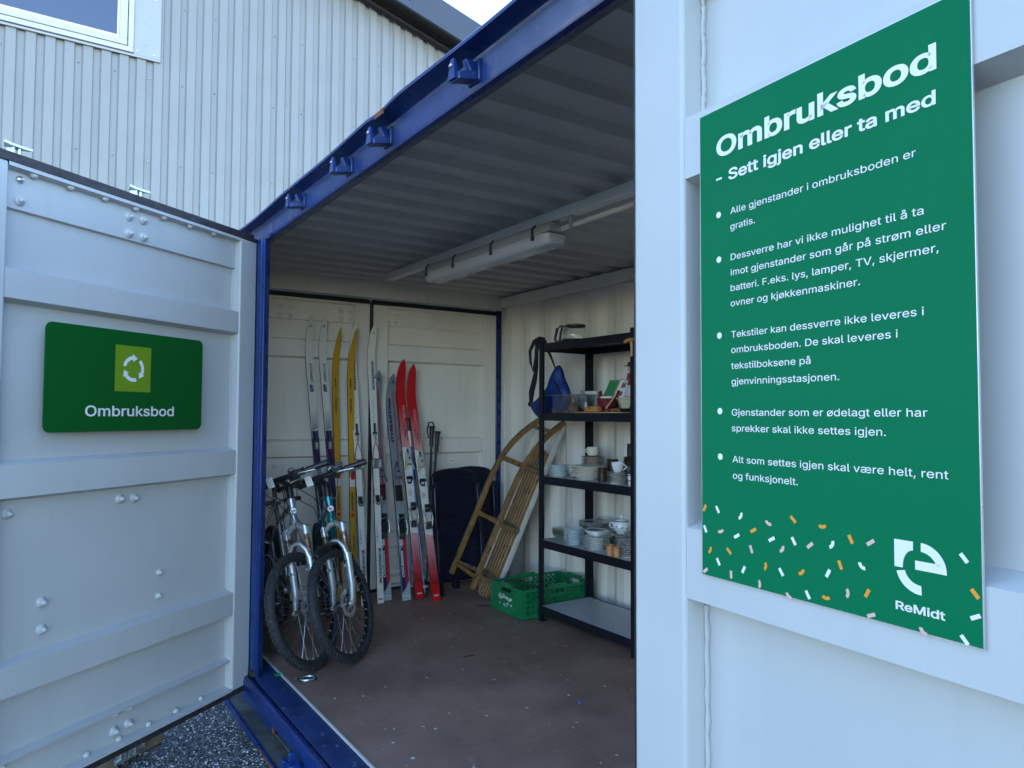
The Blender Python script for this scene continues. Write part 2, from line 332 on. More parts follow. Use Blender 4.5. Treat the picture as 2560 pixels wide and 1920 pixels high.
    def build(s, name, parent=None, org=(0, 0, 0), bevel=0, ang=38, loc=(0, 0, 0)):
        me = bpy.data.meshes.new(name); o3 = org
        me.from_pydata([(x-o3[0], y-o3[1], z-o3[2]) for x, y, z in s.v], [], s.f)
        for mt in s.mats: me.materials.append(mt)
        me.polygons.foreach_set('material_index', s.mi)
        if s.uv:
            ul = me.uv_layers.new(name='UVMap')
            for p in me.polygons:
                if p.index in s.uv:
                    for li, uvc in zip(p.loop_indices, s.uv[p.index]): ul.data[li].uv = uvc
        bm = bmesh.new(); bm.from_mesh(me); bmesh.ops.remove_doubles(bm, verts=bm.verts, dist=1e-6)
        bmesh.ops.recalc_face_normals(bm, faces=bm.faces); bm.to_mesh(me); bm.free()
        me.shade_smooth(); me.set_sharp_from_angle(angle=radians(ang)); me.validate()
        o = bpy.data.objects.new(name, me); COL.objects.link(o); o.location = loc
        if parent: o.parent = parent
        if bevel:
            b = o.modifiers.new('bevel', 'BEVEL'); b.width = bevel; b.segments = 2; b.limit_method = 'ANGLE'; b.angle_limit = radians(40)
        return o

def tag(o, label=None, cat=None, group=None, kind=None):
    if label: o['label'] = label
    if cat: o['category'] = cat
    if group: o['group'] = group
    if kind: o['kind'] = kind
    return o
def thing(name, label, cat, loc=(0, 0, 0), rot=(0, 0, 0), group=None):
    o = bpy.data.objects.new(name, None); COL.objects.link(o); o.location = loc; o.rotation_euler = rot; o.empty_display_size = .1
    return tag(o, label, cat, group)
def kids(o): return [x for x in bpy.data.objects if x.parent == o]
def dup(root, loc, label, rot=None, group=None):
    r = root.copy(); COL.objects.link(r); r.location = loc; r['label'] = label
    if rot is not None: r.rotation_euler = rot
    if group: r['group'] = group
    for ch in kids(root):
        if ch == r: continue
        c = ch.copy(); COL.objects.link(c); c.parent = r
        for g in kids(ch):
            d = g.copy(); COL.objects.link(d); d.parent = c
    return r

# ------------------------------------------------------------------ lettering
FONT = None
try:
    p = os.path.join(bpy.utils.resource_path('LOCAL'), 'datafiles', 'fonts', 'Inter.woff2')
    if os.path.exists(p): FONT = bpy.data.fonts.load(p)
except Exception: FONT = None
_tc = {}
from mathutils.geometry import delaunay_2d_cdt, interpolate_bezier
def text_geo(body, bold=0.0, shear=0.0, space=1.0):
    """outlines of the words, filled contour by contour so that crossing strokes stay solid"""
    key = (body, bold, shear, space)
    if key in _tc: return _tc[key]
    cu = bpy.data.curves.new('t', 'FONT'); cu.body = body; cu.size = 1; cu.shear = shear; cu.space_character = space
    if FONT: cu.font = FONT
    ob = bpy.data.objects.new('t', cu); COL.objects.link(ob)
    dg = bpy.context.evaluated_depsgraph_get(); c2 = ob.evaluated_get(dg).to_curve(dg); cont_ = []
    for sp in c2.splines:
        bp = sp.bezier_points; k = len(bp); pts = []
        for i in range(k):
            a, b = bp[i], bp[(i+1) % k]
            straight = (a.handle_right-a.co).cross(b.co-a.co).length < 1e-5 and (b.handle_left-b.co).cross(b.co-a.co).length < 1e-5
            for q in interpolate_bezier(a.co, a.handle_right, b.handle_left, b.co, 2 if straight else 6)[:-1]:
                if not pts or (abs(pts[-1][0]-q.x)+abs(pts[-1][1]-q.y)) > 1e-4: pts.append((q.x, q.y))
        if len(pts) > 2 and (abs(pts[-1][0]-pts[0][0])+abs(pts[-1][1]-pts[0][1])) < 1e-4: pts.pop()
        if len(pts) > 2: cont_.append(pts)
    ob.evaluated_get(dg).to_curve_clear(); bpy.data.objects.remove(ob); bpy.data.curves.remove(cu)
    cont_.sort(key=lambda p: min(q[0] for q in p)); groups = []
    for p in cont_:
        lo, hi = min(q[0] for q in p), max(q[0] for q in p)
        if groups and lo < groups[-1][1]: groups[-1][0].append(p); groups[-1][1] = max(hi, groups[-1][1])
        else: groups.append([[p], hi])
    vs, fs = [], []
    for ps, _ in groups:
        pv, pe = [], []
        for p in ps:
            k0 = len(pv); pv += [Vector(q) for q in p]; pe += [(k0+i, k0+(i+1) % len(p)) for i in range(len(p))]
        ov, oe, of = delaunay_2d_cdt(pv, pe, [], 0, 1e-6)[:3]
        segs = [(p[i-1], p[i]) for p in ps for i in range(len(p))]; base = len(vs); vs += [(q.x, q.y, 0) for q in ov]
        for f in of:
            cx = sum(ov[i].x for i in f)/len(f); cy = sum(ov[i].y for i in f)/len(f); wn = 0
            for (xa, ya), (xb, yb) in segs:       # winding number of the triangle's centre
                if (ya > cy) != (yb > cy) and cx < (xb-xa)*(cy-ya)/(yb-ya)+xa: wn += 1 if yb > ya else -1
            if wn: fs.append(tuple(base+i for i in f))
        if bold:
            for r in ps:
                base = len(vs); k = len(r)
                for j in range(k):
                    p0, p1, p2 = Vector(r[j-1]), Vector(r[j]), Vector(r[(j+1) % k])
                    d1 = (p1-p0).normalized(); d2 = (p2-p1).normalized(); n1 = Vector((-d1.y, d1.x)); n2 = Vector((-d2.y, d2.x)); nn = (n1+n2)
                    nn = nn.normalized() if nn.length > 1e-4 else n1
                    q = bold/max(.45, nn.dot(n1)); a = p1+nn*q; b = p1-nn*q
                    vs += [(a.x, a.y, 2), (b.x, b.y, 2)]
                fs += [(base+2*j, base+2*((j+1) % k), base+2*((j+1) % k)+1, base+2*j+1) for j in range(k)]
    x0 = min(v[0] for v in vs); x1 = max(v[0] for v in vs)
    _tc[key] = (vs, fs, x0, x1); return _tc[key]
CAP = .728
def put_text(mb, body, x0, y0, width, cap, mt, fn, bold=0.0, shear=0.0, space=1.0):
    """baseline left corner (x0,y0), total width and capital height; fn(x,y,lift)->xyz"""
    vs, fs, a, b = text_geo(body, bold, shear, space); sx = width/(b-a); sy = cap/CAP
    mb.add([fn(x0+(x-a)*sx, y0+y*sy, z*.00006) for x, y, z in vs], fs, mt)

# ------------------------------------------------------------------ ground
g = MB(); nx = 24
g.add([(-70, -70, -.2), (70, -70, -.2), (70, 70, -.2), (-70, 70, -.2)], [(0, 1, 2, 3)], M['ground'])
tag(g.build('ground'), 'grey gravelly asphalt yard around the container', kind='structure')
gs = MB(); rnd = random.Random(3)
gm = [mat('stone_pale', (.46, .47, .48), .8), mat('stone_grey', (.26, .265, .27), .8), mat('stone_dark', (.12, .12, .122), .8)]
for i in range(5200):
    x = rnd.uniform(-4.5, -2.7); y = rnd.uniform(-.1, 1.05); r = rnd.uniform(.003, .0075); q = rnd.uniform(0, pi)
    vs = [(x+r*rnd.uniform(.7, 1.5)*cos(q+k*pi/2), y+r*rnd.uniform(.7, 1.3)*sin(q+k*pi/2), -.2+r*rnd.uniform(-.1, .3)) for k in range(4)]+[(x, y, -.2+r*rnd.uniform(.6, 1.1))]
    gs.add(vs, [(0, 1, 4), (1, 2, 4), (2, 3, 4), (3, 0, 4)], rnd.choice(gm))
tag(gs.build('gravel', ang=10), 'loose grey stones bedded in the asphalt beside the sill', kind='stuff')

# ------------------------------------------------------------------ building behind
def build_warehouse():
    X = -10.0
    t = thing('warehouse_building', 'pale building clad in ribbed metal behind the container, with dark sloping roof edge', 'building', (X, 1, -.2)); O = t.location
    zt = lambda y: 8.555-.263*y if y > -3 else 9.34+.263*(y+3)
    mb = MB(); P = .192; y = -7.0; ys = []
    while y < 8:
        ys += [(y, 0), (y+.098, 0), (y+.112, -.030), (y+.178, -.030)]; y += P
    vs = []; fs = []
    for yy, d in ys:
        vs += [(X+d, yy, -.2), (X+d, yy, zt(yy))]
    fs = [(2*i, 2*i+2, 2*i+3, 2*i+1) for i in range(len(ys)-1)]
    mb.add(vs, fs, M['facade'])
    for k in range(int(15/P/2)):          # screws: rows on every second groove
        yy = -7+.146+k*2*P
        for zz in (2.2, 3.55, 4.5, 5.55, 6.55, zt(yy)-.18):
            if -1.2 < yy < 1.35 and 5.7 < zz < 7.3: continue
            mb.lathe([(.011, 0), (.011, .004), (.006, .008), (0, .008)], M['grey_ink'] if k % 3 else M['steel'], (X-.0295, yy, zz), (1, 0, 0), 8)
    for yy in (-.94+.108, 2.905+.0, 5.59):  # overlapping sheet seams
        mb.box((X-.030, yy, -.2), (X-.0275, yy+.004, zt(yy)-.02), M['grey_ink'])
    mb.build('wall_cladding', t, O, ang=20)
    mb = MB(); mb.box((X-9, -7, -.2), (X-.08, 7.98, 5.2), M['soffit']); mb.build('building_core', t, O)
    # roof: two slopes with a deep verge
    mb = MB()
    for ya, yb in ((-3, 8.4), (-3, -7.4)):
        za, zb = zt(-3)+.02, (zt(8.4) if yb > 0 else zt(-7.4))+.02
        mb.hexa([(X-9, ya, za), (X+.40, ya, za), (X+.40, yb, zb), (X-9, yb, zb), (X-9, ya, za+.12), (X+.40, ya, za+.12), (X+.40, yb, zb+.12), (X-9, yb, zb+.12)], M['soffit'])
    rf = mb.build('roof', t, O)
    mb = MB()
    for ya, yb in ((-3, 8.45), (-3, -7.45)):
        za, zb = zt(-3), zt(8.45) if yb > 0 else zt(-7.45)
        mb.hexa([(X+.40, ya, za-.05), (X+.45, ya, za-.05), (X+.45, yb, zb-.05), (X+.40, yb, zb-.05), (X+.40, ya, za+.39), (X+.45, ya, za+.39), (X+.45, yb, zb+.39), (X+.40, yb, zb+.39)], M['fascia'])
    for yy in (-2.2, 1.2, 4.55, 7.6):
        for k in range(3): mb.lathe([(.012, 0), (.012, .005), (0, .007)], M['soffit'], (X+.45, yy+k*.012, zt(yy)+.06+.13*k), (1, 0, 0), 8)
        mb.box((X+.4505, yy+.05, zt(yy+.05)-.04), (X+.452, yy+.053, zt(yy+.05)+.38), M['soffit'])
    mb.build('fascia', rf, O)
    mb = MB(); pts = [(X+.06, yy, zt(yy)-.05) for yy in (-2.9, 1, 4, 8.2)]
    mb.tube(pts, .055, M['soffit'], 12); mb.build('eaves_seal', rf, O)
    # window
    mb = MB(); y0, y1, z0, z1 = -1.35, 1.32, 5.765, 7.6
    for a, c in (((y0, z0), (y1, z0+.028)), ((1.02, z0+.030), (y1, z1)), ((y0, z1), (y1, z1+.1)), ((y0, z0+.030), (y0+.2, z1))):
        mb.box((X, a[0], a[1]), (X+.030, c[0], c[1]), M['flash'])
    for yy, zz in ((1.245, 5.84), (1.06, 5.85), (1.25, 6.55), (1.25, 6.95), (1.07, 6.7)):
        mb.lathe([(.012, 0), (.012, .004), (0, .008)], M['steel'], (X+.030, yy, zz), (1, 0, 0), 8)
    fl = mb.build('window', t, O)
    mb = MB(); fz = 5.80
    for a, c in (((-1.15, fz), (1.015, fz+.062)), ((.955, fz+.063), (1.015, 7.58)), ((-1.15, 7.52), (.954, 7.58)), ((-1.15, fz+.063), (-1.09, 7.519))):
        mb.box((X+.002, a[0], a[1]), (X+.055, c[0], c[1]), M['window_white'])
    mb.build('window_frame', fl, O, bevel=.004)
    mb = MB()
    for a, c in (((-1.088, fz+.075), (.945, fz+.15)), ((.86, fz+.151), (.945, 7.5)), ((-1.088, fz+.151), (-1.0, 7.5))):
        mb.box((X+.004, a[0], a[1]), (X+.048, c[0], c[1]), M['window_white'])
    for a, c in (((-1.0, fz+.151), (.86, fz+.185)), ((.832, fz+.186), (.859, 7.5))):
        mb.box((X+.004, a[0], a[1]), (X+.036, c[0], c[1]), M['white_plastic'])
    mb.build('window_sash', fl, O, bevel=.004)
    mb = MB(); mb.box((X+.003, -.999, fz+.186), (X+.014, .831, 7.5), M['pane']); mb.build('pane', fl, O)
build_warehouse()

# ------------------------------------------------------------------ container
CB = (-5.38, .94, -.17)
cont = thing('shipping_container', 'blue and grey steel container with its side doors opened wide', 'container', CB)
def cpart(mb, name, parent=None, **k): return mb.build(name, parent or cont, CB, **k)
XL, XR, YF, YB = -5.38, .76, 1.06, 3.46
mb = MB(); mb.box((-5.27, 1.167, -.03), (.72, 3.47, 0), M['floor'])
cpart(mb, 'floor_panel')
mb = MB(); mb.box((-5.27, 1.158, -.02), (.72, 1.167, .003), M['conduit']); cpart(mb, 'floor_edge_strip')
# corrugated ceiling, ridges across
def trap(p0, p1, period, flat1, slope, depth, flat2):
    out = []; x = p0
    while x < p1:
        out += [(x, 0), (x+flat1, 0), (x+flat1+slope, depth), (x+flat1+slope+flat2, depth)]; x += period
    return [q for q in out if q[0] <= p1]+[(p1, 0)]
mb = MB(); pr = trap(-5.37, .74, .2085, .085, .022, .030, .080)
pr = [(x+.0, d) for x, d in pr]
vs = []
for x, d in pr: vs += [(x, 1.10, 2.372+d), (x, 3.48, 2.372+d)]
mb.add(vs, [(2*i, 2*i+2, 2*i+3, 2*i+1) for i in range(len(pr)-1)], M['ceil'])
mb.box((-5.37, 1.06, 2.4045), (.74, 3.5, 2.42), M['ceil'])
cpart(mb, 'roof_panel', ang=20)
# back wall with 278 mm corrugation
mb = MB(); pr = trap(-5.202, .74, .278, .070, .068, .036, .072); vs = []
for x, d in pr: vs += [(x, 3.425+d, 0), (x, 3.425+d, 2.278)]
mb.add(vs, [(2*i, 2*i+2, 2*i+3, 2*i+1) for i in range(len(pr)-1)], M['paint_in'])
mb.box((-5.37, 3.468, -.17), (.74, 3.475, 2.40), M['paint_in'])
bw = cpart(mb, 'back_wall', ang=20)
mb = MB()
for i in range(3):
    for j in range(3): mb.box((-4.862+j*.019, 3.459, 2.168-i*.03), (-4.850+j*.019, 3.4645, 2.182-i*.03), M['soffit'])
mb.box((-4.872, 3.4605, 2.19), (-4.80, 3.4645, 2.235), M['paint_in'])
cpart(mb, 'air_vent', bw)
mb = MB(); mb.tube([(-4.66+.028*cos(a), 3.40, 2.262+.03*sin(a)) for a in [pi*k/8-pi for k in range(9)]], .006, M['paint_in'], 8); cpart(mb, 'lashing_eye', bw)
# top rail along the back and the ceiling rail
mb = MB(); mb.box((-5.26, 3.385, 2.282), (.72, 3.466, 2.366), M['paint_in']); cpart(mb, 'top_rail', bevel=.008)
mb = MB(); mb.box((-4.80, 2.135, 2.318), (.5, 2.185, 2.370), M['paint_in']); cpart(mb, 'ceiling_rail', bevel=.003)
# end frame: header, posts, blank end on the right
mb = MB(); mb.box((-5.37, 1.02, 2.262), (-5.27, 3.466, 2.402), M['paint_in']); mb.box((-5.27, 3.30, 2.258), (-5.262, 3.305, 2.37), M['paint_in']); cpart(mb, 'end_header', bevel=.004)
mb = MB(); mb.box((-5.38, 3.43, -.17), (-5.245, 3.468, 2.262), M['paint_in'])
mb.box((-5.245, 3.447, 0), (-5.215, 3.467, 2.28), M['paint_in']); cpart(mb, 'corner_post', bevel=.006)
mb = MB(); mb.box((-5.36, 3.38, 0), (-5.292, 3.429, 2.258), M['blue']); cpart(mb, 'end_door_post', bevel=.006)
mb = MB(); mb.box((-5.38, .99, -.17), (-5.25, 1.10, 2.30), M['blue']); cpart(mb, 'corner_post', bevel=.006)
mb = MB(); pr = trap(1.0, 3.46, .278, .07, .068, .036, .072); vs = []
for y, d in pr: vs += [(.70+d, y, 0), (.70+d, y, 2.39)]
mb.add(vs, [(2*i, 2*i+2, 2*i+3, 2*i+1) for i in range(len(pr)-1)], M['paint_in']); mb.box((.738, .99, -.17), (.76, 3.47, 2.41), M['blue']); cpart(mb, 'end_wall', ang=20)
# front wall panels left and right of the opening
for xa, xb in ((-5.25, -4.11), (-.93, .74)):
    mb = MB(); pr = trap(xa, xb, .278, .07, .068, .036, .072); vs = []
    for x, d in pr: vs += [(x, 1.042+d, 0), (x, 1.042+d, 2.31)]
    mb.add(vs, [(2*i, 2*i+2, 2*i+3, 2*i+1) for i in range(len(pr)-1)], M['paint_in']); mb.box((xa, 1.034, -.02), (xb, 1.040, 2.31), M['blue'])
    cpart(mb, 'side_panel', ang=20)
# blue door posts of the side opening
for xa, xb in ((-4.11, -3.935), (-1.06, -.93)):
    mb = MB(); s = -1 if xa < -3 else 1
    xi = xb if s < 0 else xa; xo = xa if s < 0 else xb
    poly = [(xo, 1.030), (xi+.055*s, 1.030), (xi+.030*s, 1.034), (xi+.024*s, 1.042), (xi+.010*s, 1.044), (xi+.006*s, 1.050), (xi+.012*s, 1.062), (xi+.09*s, 1.066), (xi+.09*s, 1.10), (xo, 1.10)]
    mb.prism(poly, -.012, 2.30, M['blue'], lambda u, v, d: (u, v, d)); cpart(mb, 'door_post', bevel=.004)
# header beam
def header():
    mb = MB(); n = 90; vs = []
    for i in range(n+1):
        x = XL+(XR-XL)*i/n; wob = .006*sin(x*2.1)+.004*sin(x*5.3+1)
        if abs(x+2.33) < .12: wob -= .012*(1-abs(x+2.33)/.12)
        prof = [(.998, 2.405+wob), (1.044, 2.402), (1.058, 2.396), (1.062, 2.385), (1.062, 2.318), (1.068, 2.305), (1.085, 2.302), (1.160, 2.344), (1.166, 2.36), (1.166, 2.41), (1.0, 2.418+wob), (.997, 2.414+wob)]
        vs += [(x, y, z) for y, z in prof]
    k = 12
    mb.add(vs, [(i*k+j, i*k+(j+1) % k, (i+1)*k+(j+1) % k, (i+1)*k+j) for i in range(n) for j in range(k)]+[list(range(k)), [n*k+j for j in range(k)]], M['blue'])
    mb.box((-2.36, .9935, 2.394), (-2.29, .999, 2.412), M['rust'])
    h = cpart(mb, 'header_beam', ang=25)
    for x in (-3.343, -2.757, -2.386, -1.785):
        mb = MB(); b = M['blue']; z = 2.352
        mb.hexa([(x-.030, 1.063, z-.034), (x+.034, 1.063, z-.034), (x+.034, 1.063, z+.034), (x-.030, 1.063, z+.034), (x-.030, 1.052, z-.030), (x+.034, 1.052, z-.030), (x+.034, 1.052, z+.030), (x-.030, 1.052, z+.030)], b)   # weld plate
        mb.hexa([(x-.020, 1.052, z-.028), (x+.028, 1.052, z-.030), (x+.028, 1.052, z-.002), (x-.020, 1.052, z+.002), (x-.024, .992, z-.040), (x+.020, .996, z-.038), (x+.020, .996, z-.016), (x-.024, .992, z-.014)], b)    # floor of the fork
        mb.hexa([(x-.030, .984, z-.034), (x+.010, .984, z-.036), (x+.012, 1.006, z-.030), (x-.028, 1.006, z-.028), (x-.024, .990, z+.030), (x-.004, .990, z+.030), (x-.004, 1.000, z+.028), (x-.024, 1.000, z+.028)], b)  # outer horn
        mb.hexa([(x-.014, 1.036, z-.020), (x+.028, 1.036, z-.022), (x+.028, 1.054, z-.020), (x-.014, 1.054, z-.018), (x-.006, 1.020, z+.030), (x+.014, 1.022, z+.030), (x+.016, 1.046, z+.032), (x-.004, 1.046, z+.034)], b)  # inner horn
        mb.box((x-.022, .9835, z+.004), (x-.006, .989, z+.014), M['steel'])
        cpart(mb, 'locking_cam_keeper', h, bevel=.005)
header()
# sill: worn threshold plate, groove, bumper rail, web with fork pocket, foot flange
mb = MB()
mb.prism([(1.040, -.022), (1.040, -.014), (1.048, -.010), (1.150, -.004), (1.157, -.004), (1.157, -.06), (1.04, -.06)], -5.25, .74, M['blue_worn'], lambda u, v, d: (d, u, v))
sill = cpart(mb, 'door_sill')
mb = MB(); mb.prism([(.995, -.034), (1.000, -.016), (1.012, -.010), (1.030, -.014), (1.034, -.022), (1.034, -.075), (.995, -.075)], -5.25, .74, M['blue'], lambda u, v, d: (d, u, v))
cpart(mb, 'bumper_rail', sill)
mb = MB()
for a, c in ((-5.38, -3.62), (-3.33, -.6), (-.3, .76)): mb.box((a, 1.040, -.19), (c, 1.052, -.06), M['blue'])
mb.box((-5.38, .955, -.19), (.76, 1.052, -.176), M['rusty_steel']); mb.box((-5.38, .948, -.196), (.76, .962, -.17), M['blue'])
mb.box((-3.62, 1.05, -.176), (-3.612, 1.4, -.061), M['rust']); mb.box((-3.338, 1.05, -.176), (-3.33, 1.4, -.061), M['rusty_steel']); mb.box((-3.62, 1.05, -.176), (-3.33, 1.4, -.17), M['rusty_steel'])
mb.box((-3.625, 1.0385, -.17), (-3.585, 1.042, -.062), M['rust'])
mb.box((-3.52, .9455, -.19), (-3.27, .9478, -.178), M['rust'])
mb.box((-5.38, 3.40, -.19), (.76, 3.47, -.03), M['blue']); mb.box((-5.38, 1.06, -.05), (.76, 3.4, -.031), M['soffit'])
cpart(mb, 'bottom_rail', bevel=.002)
for x in (-3.02, -1.72):
    mb = MB(); b = M['blue']; z = -.075
    mb.box((x-.03, .975, z-.045), (x+.04, 1.039, z-.001), b)
    mb.hexa([(x-.05, .93, z+.0), (x+.03, .93, z-.004), (x+.03, .976, z-.006), (x-.05, .976, z-.004), (x-.05, .93, z+.020), (x+.03, .93, z+.018), (x+.03, .976, z+.020), (x-.05, .976, z+.022)], b)
    mb.hexa([(x-.052, .915, z-.05), (x-.03, .915, z-.05), (x-.028, .932, z-.045), (x-.05, .932, z-.045), (x-.056, .917, z+.028), (x-.016, .917, z+.026), (x-.016, .934, z+.026), (x-.056, .934, z+.028)], b)
    mb.box((x-.03, .94, z+.018), (x-.012, .972, z+.052), b)
    cpart(mb, 'locking_cam_keeper', sill, bevel=.004)
mb = MB(); mb.ball((-3.99, 1.045, .004), .034, M['rubber'], 10, (1.2, .9, .8)); cpart(mb, 'seal_end', sill)
mb = MB(); mb.ball((-3.90, 1.162, .006), .012, M['scrap_green'], 8, (1.4, 1, .7)); mb.box((-3.93, 1.13, -.003), (-3.90, 1.16, -.001), M['scrap_green']); tag(mb.build('tape_scrap', ang=60), 'scrap of green tape on the sill edge by the post', 'scrap')
# recessed lashing ring in the floor
mb = MB(); q = [(-3.803, 1.199), (-3.790, 1.318), (-3.700, 1.302), (-3.716, 1.196)]
mb.add([(x, y, .0035) for x, y in q]+[(x*.86+(-3.752)*.14, y*.86+1.254*.14, .0035) for x, y in q], [(0, 1, 5, 4), (1, 2, 6, 5), (2, 3, 7, 6), (3, 0, 4, 7)], M['brass_tray'])
mb.add([(x*.86+(-3.752)*.14, y*.86+1.254*.14, .0030) for x, y in q], [(0, 1, 2, 3)], M['dark_steel'])
tray = cpart(mb, 'lashing_tray')
mb = MB(); mb.tube([(-3.752+.030*cos(2*pi*k/14), 1.254+.036*sin(2*pi*k/14), .007) for k in range(14)], .006, M['galv'], 8, True); mb.ball((-3.735, 1.235, .004), .014, M['galv'], 10, (1, 1, .4)); cpart(mb, 'lashing_ring', tray)

# ---- steel doors: frame coordinates s (from hinge), nn (towards the inside face), z
def steel_door(name, T, W, st, ztop, zbot, ridges, toprail, parent, bolts, lip=True, rows=True, gasket_mat='rubber', gasket=.028, paint='paint', label=None):
    p = M[paint]; d = -.052
    mb = MB(T); top = ztop
    prof = [(zbot, 0), (zbot+.012, 0), (zbot+.022, -.045), (.085, -.045)]
    prof += [(.089, -.016), (.100, -.014), (.110, d)] if lip else [(.1, d)]
    for a, c in ridges: prof += [(a-.014, d), (a, -.005), (c, -.005), (c+.016, d)]
    prof += [(toprail, d), (toprail+.004, -.034), (top-.022, -.034), (top-.014, 0), (top, 0)]
    vs = []
    for z, nn in prof: vs += [(st, nn, z), (W-st, nn, z)]
    k = len(prof)
    mb.add(vs, [(2*i, 2*i+1, 2*i+3, 2*i+2) for i in range(k-1)], p)
    mb.box((st-.01, -.075, zbot), (W-st+.01, -.066, top), p)
    # weld beads where panel meets stile
    for s in (st+.003, W-st-.003):
        for (z0, z1) in zip([.11]+[c+.018 for a, c in ridges], [a-.016 for a, c in ridges]+[toprail]):
            mb.tube([(s+.0012*sin(z*90+s*7), d+.004, z0+(z1-z0)*i/26) for i in range(27) for z in [z0+(z1-z0)*i/26]], [.0045+.0012*sin(i*2.7) for i in range(27)], p, 6)
    o = mb.build(name, parent, CB, ang=24)
    if label: o['label'] = label
    mb = MB(T)
    mb.box((0, -.066, zbot), (st, 0, top), p); so1 = mb.build('door_stile', o, CB, bevel=.007)
    mb = MB(T); mb.box((W-st, -.066, zbot), (W, 0, top), p); mb.build('door_stile', o, CB, bevel=.007)
    mb = MB(T); gm_ = M[gasket_mat]; e = gasket
    mb.box((-.008, -.066, top+.001), (W+.008, -.028, top+e), gm_); mb.box((-.004, -.030, top+.001), (W, .003, top+.004+e*.30), gm_)
    mb.box((-.008, -.066, zbot-e*.7), (W+.008, -.012, zbot-.001), gm_)
    mb.box((-.008, -.066, zbot), (-.001, -.006, top), gm_); mb.box((W+.001, -.066, zbot), (W+.008, -.006, top), gm_)
    mb.build('door_seal', o, CB)
    for s, z, big in bolts:
        nn = d
        for a, c in ridges:
            if a <= z <= c: nn = -.005
        if z > toprail: nn = -.034
        if z < .085: nn = -.045
        r = .021 if big == 1 else .015
        mb = MB(T); q = [(r, 0), (r*.98, .004), (r*.70, .010), (r*.55, .011), (r*.50, .95*r), (r*.32, 1.05*r), (r*.25, 1.35*r), (0, 1.45*r)]
        n_ = 14; vs = []
        for rr, h in q:
            for j in range(n_): vs.append((s+rr*cos(2*pi*j/n_), nn+h, z+rr*sin(2*pi*j/n_)))
        mb.add(vs, [(i*n_+j, i*n_+(j+1) % n_, (i+1)*n_+(j+1) % n_, (i+1)*n_+j) for i in range(len(q)-1) for j in range(n_)], M['galv'] if big == 2 else p)
        mb.build('bolt', o, CB, ang=50)
    if rows:
        for s in (1.252, 1.097, .936, .779, .621, .462, .302):
            if s > W-st: continue
            for z, nn in ((top-.018, -.020), (zbot+.025, -.038)):
                mb = MB(T); vs = []; q = [(.017, 0), (.013, .008), (.006, .012), (0, .0125)]; n_ = 10
                for rr, h in q:
                    for j in range(n_): vs.append((s+rr*cos(2*pi*j/n_), nn+h, z+rr*.8*sin(2*pi*j/n_)))
                mb.add(vs, [(i*n_+j, i*n_+(j+1) % n_, (i+1)*n_+(j+1) % n_, (i+1)*n_+j) for i in range(3) for j in range(n_)], p); mb.build('rivet', o, CB, ang=50)
    return o
def frame_map(P, D, Nn):
    P, D, Nn = Vector(P), Vector(D), Vector(Nn)
    return lambda s, n, z: (P.x+D.x*s+Nn.x*n, P.y+D.y*s+Nn.y*n, P.z+z)
TL = frame_map((-4.027, 1.03, 0), (.595, -.804, 0), (.804, .595, 0))
TR = frame_map((-1.03, .97, 0), (.997, -.076, 0), (-.076, -.997, 0))
RID = [(.33, .442), (1.053, 1.174), (1.787, 1.895)]
LB = [(1.297, 2.160, 1), (1.298, 2.239, 2), (.804, 2.227, 1), (.728, 2.230, 1), (.803, 2.153, 1), (.726, 2.153, 1), (.798, .994, 1), (.722, .990, 1), (1.294, .991, 1), (.571, .633, 0), (.572, .526, 0), (1.146, .633, 1), (1.144, .529, 1), (.725, .079, 0), (.800, .080, 0), (.728, .010, 1), (.802, .007, 1), (1.287, .075, 0)]
ld = steel_door('door', TL, 1.49, .127, 2.287, -.058, RID, 2.122, cont, LB, gasket_mat='rubber_worn', gasket=.046, label='open left door with the small green sign')
# galvanised locking bars on the outer face, with cams above and below
for s in (1.27, .70):
    mb = MB(TL); mb.tube([(s, -.105, z) for z in (-.14, .5, 1.2, 1.8, 2.34)], .017, M['galv'], 10)
    for z, sg in ((2.345, 1), (-.125, -1)):
        for k, zz in ((0, z), (1, z+.040*sg)):
            w_ = .062 if k == 0 else .058
            mb.prism([(s-w_, -.083), (s-.022, -.088), (s+.022, -.088), (s+w_, -.080), (s+.024, -.128), (s-.024, -.128)], zz-.006, zz+.006, M['galv'], lambda u, v, dd: (u, v, dd))
        mb.box((s-.018, -.125, z+.006*sg), (s-.006, -.093, z+.034*sg), M['galv']); mb.box((s+.006, -.125, z+.006*sg), (s+.018, -.093, z+.034*sg), M['galv'])
    mb.build('locking_bar', ld, CB, bevel=.002)
    mb = MB(TL)
    for z in (.08, 1.0, 2.2): mb.box((s-.05, -.125, z-.03), (s+.05, -.076, z+.03), M['galv'])
    mb.build('bar_bracket', ld, CB, bevel=.003)
for z in (.18, .85, 1.5, 2.1):
    mb = MB(TL); mb.box((-.05, -.10, z-.05), (.07, -.0755, z+.05), M['blue']); mb.build('hinge', ld, CB, bevel=.004)
rd = steel_door('door', TR, 1.49, .136, 2.287, -.058, RID, 2.122, cont, [(.8, .994, 1), (1.2, .633, 1)], label='right door folded flat with the large green sign')
for z in (.18, .85, 1.5, 2.1):
    mb = MB(TR); mb.box((-.05, -.10, z-.05), (.07, -.0755, z+.05), M['blue']); mb.build('hinge', rd, CB, bevel=.004)
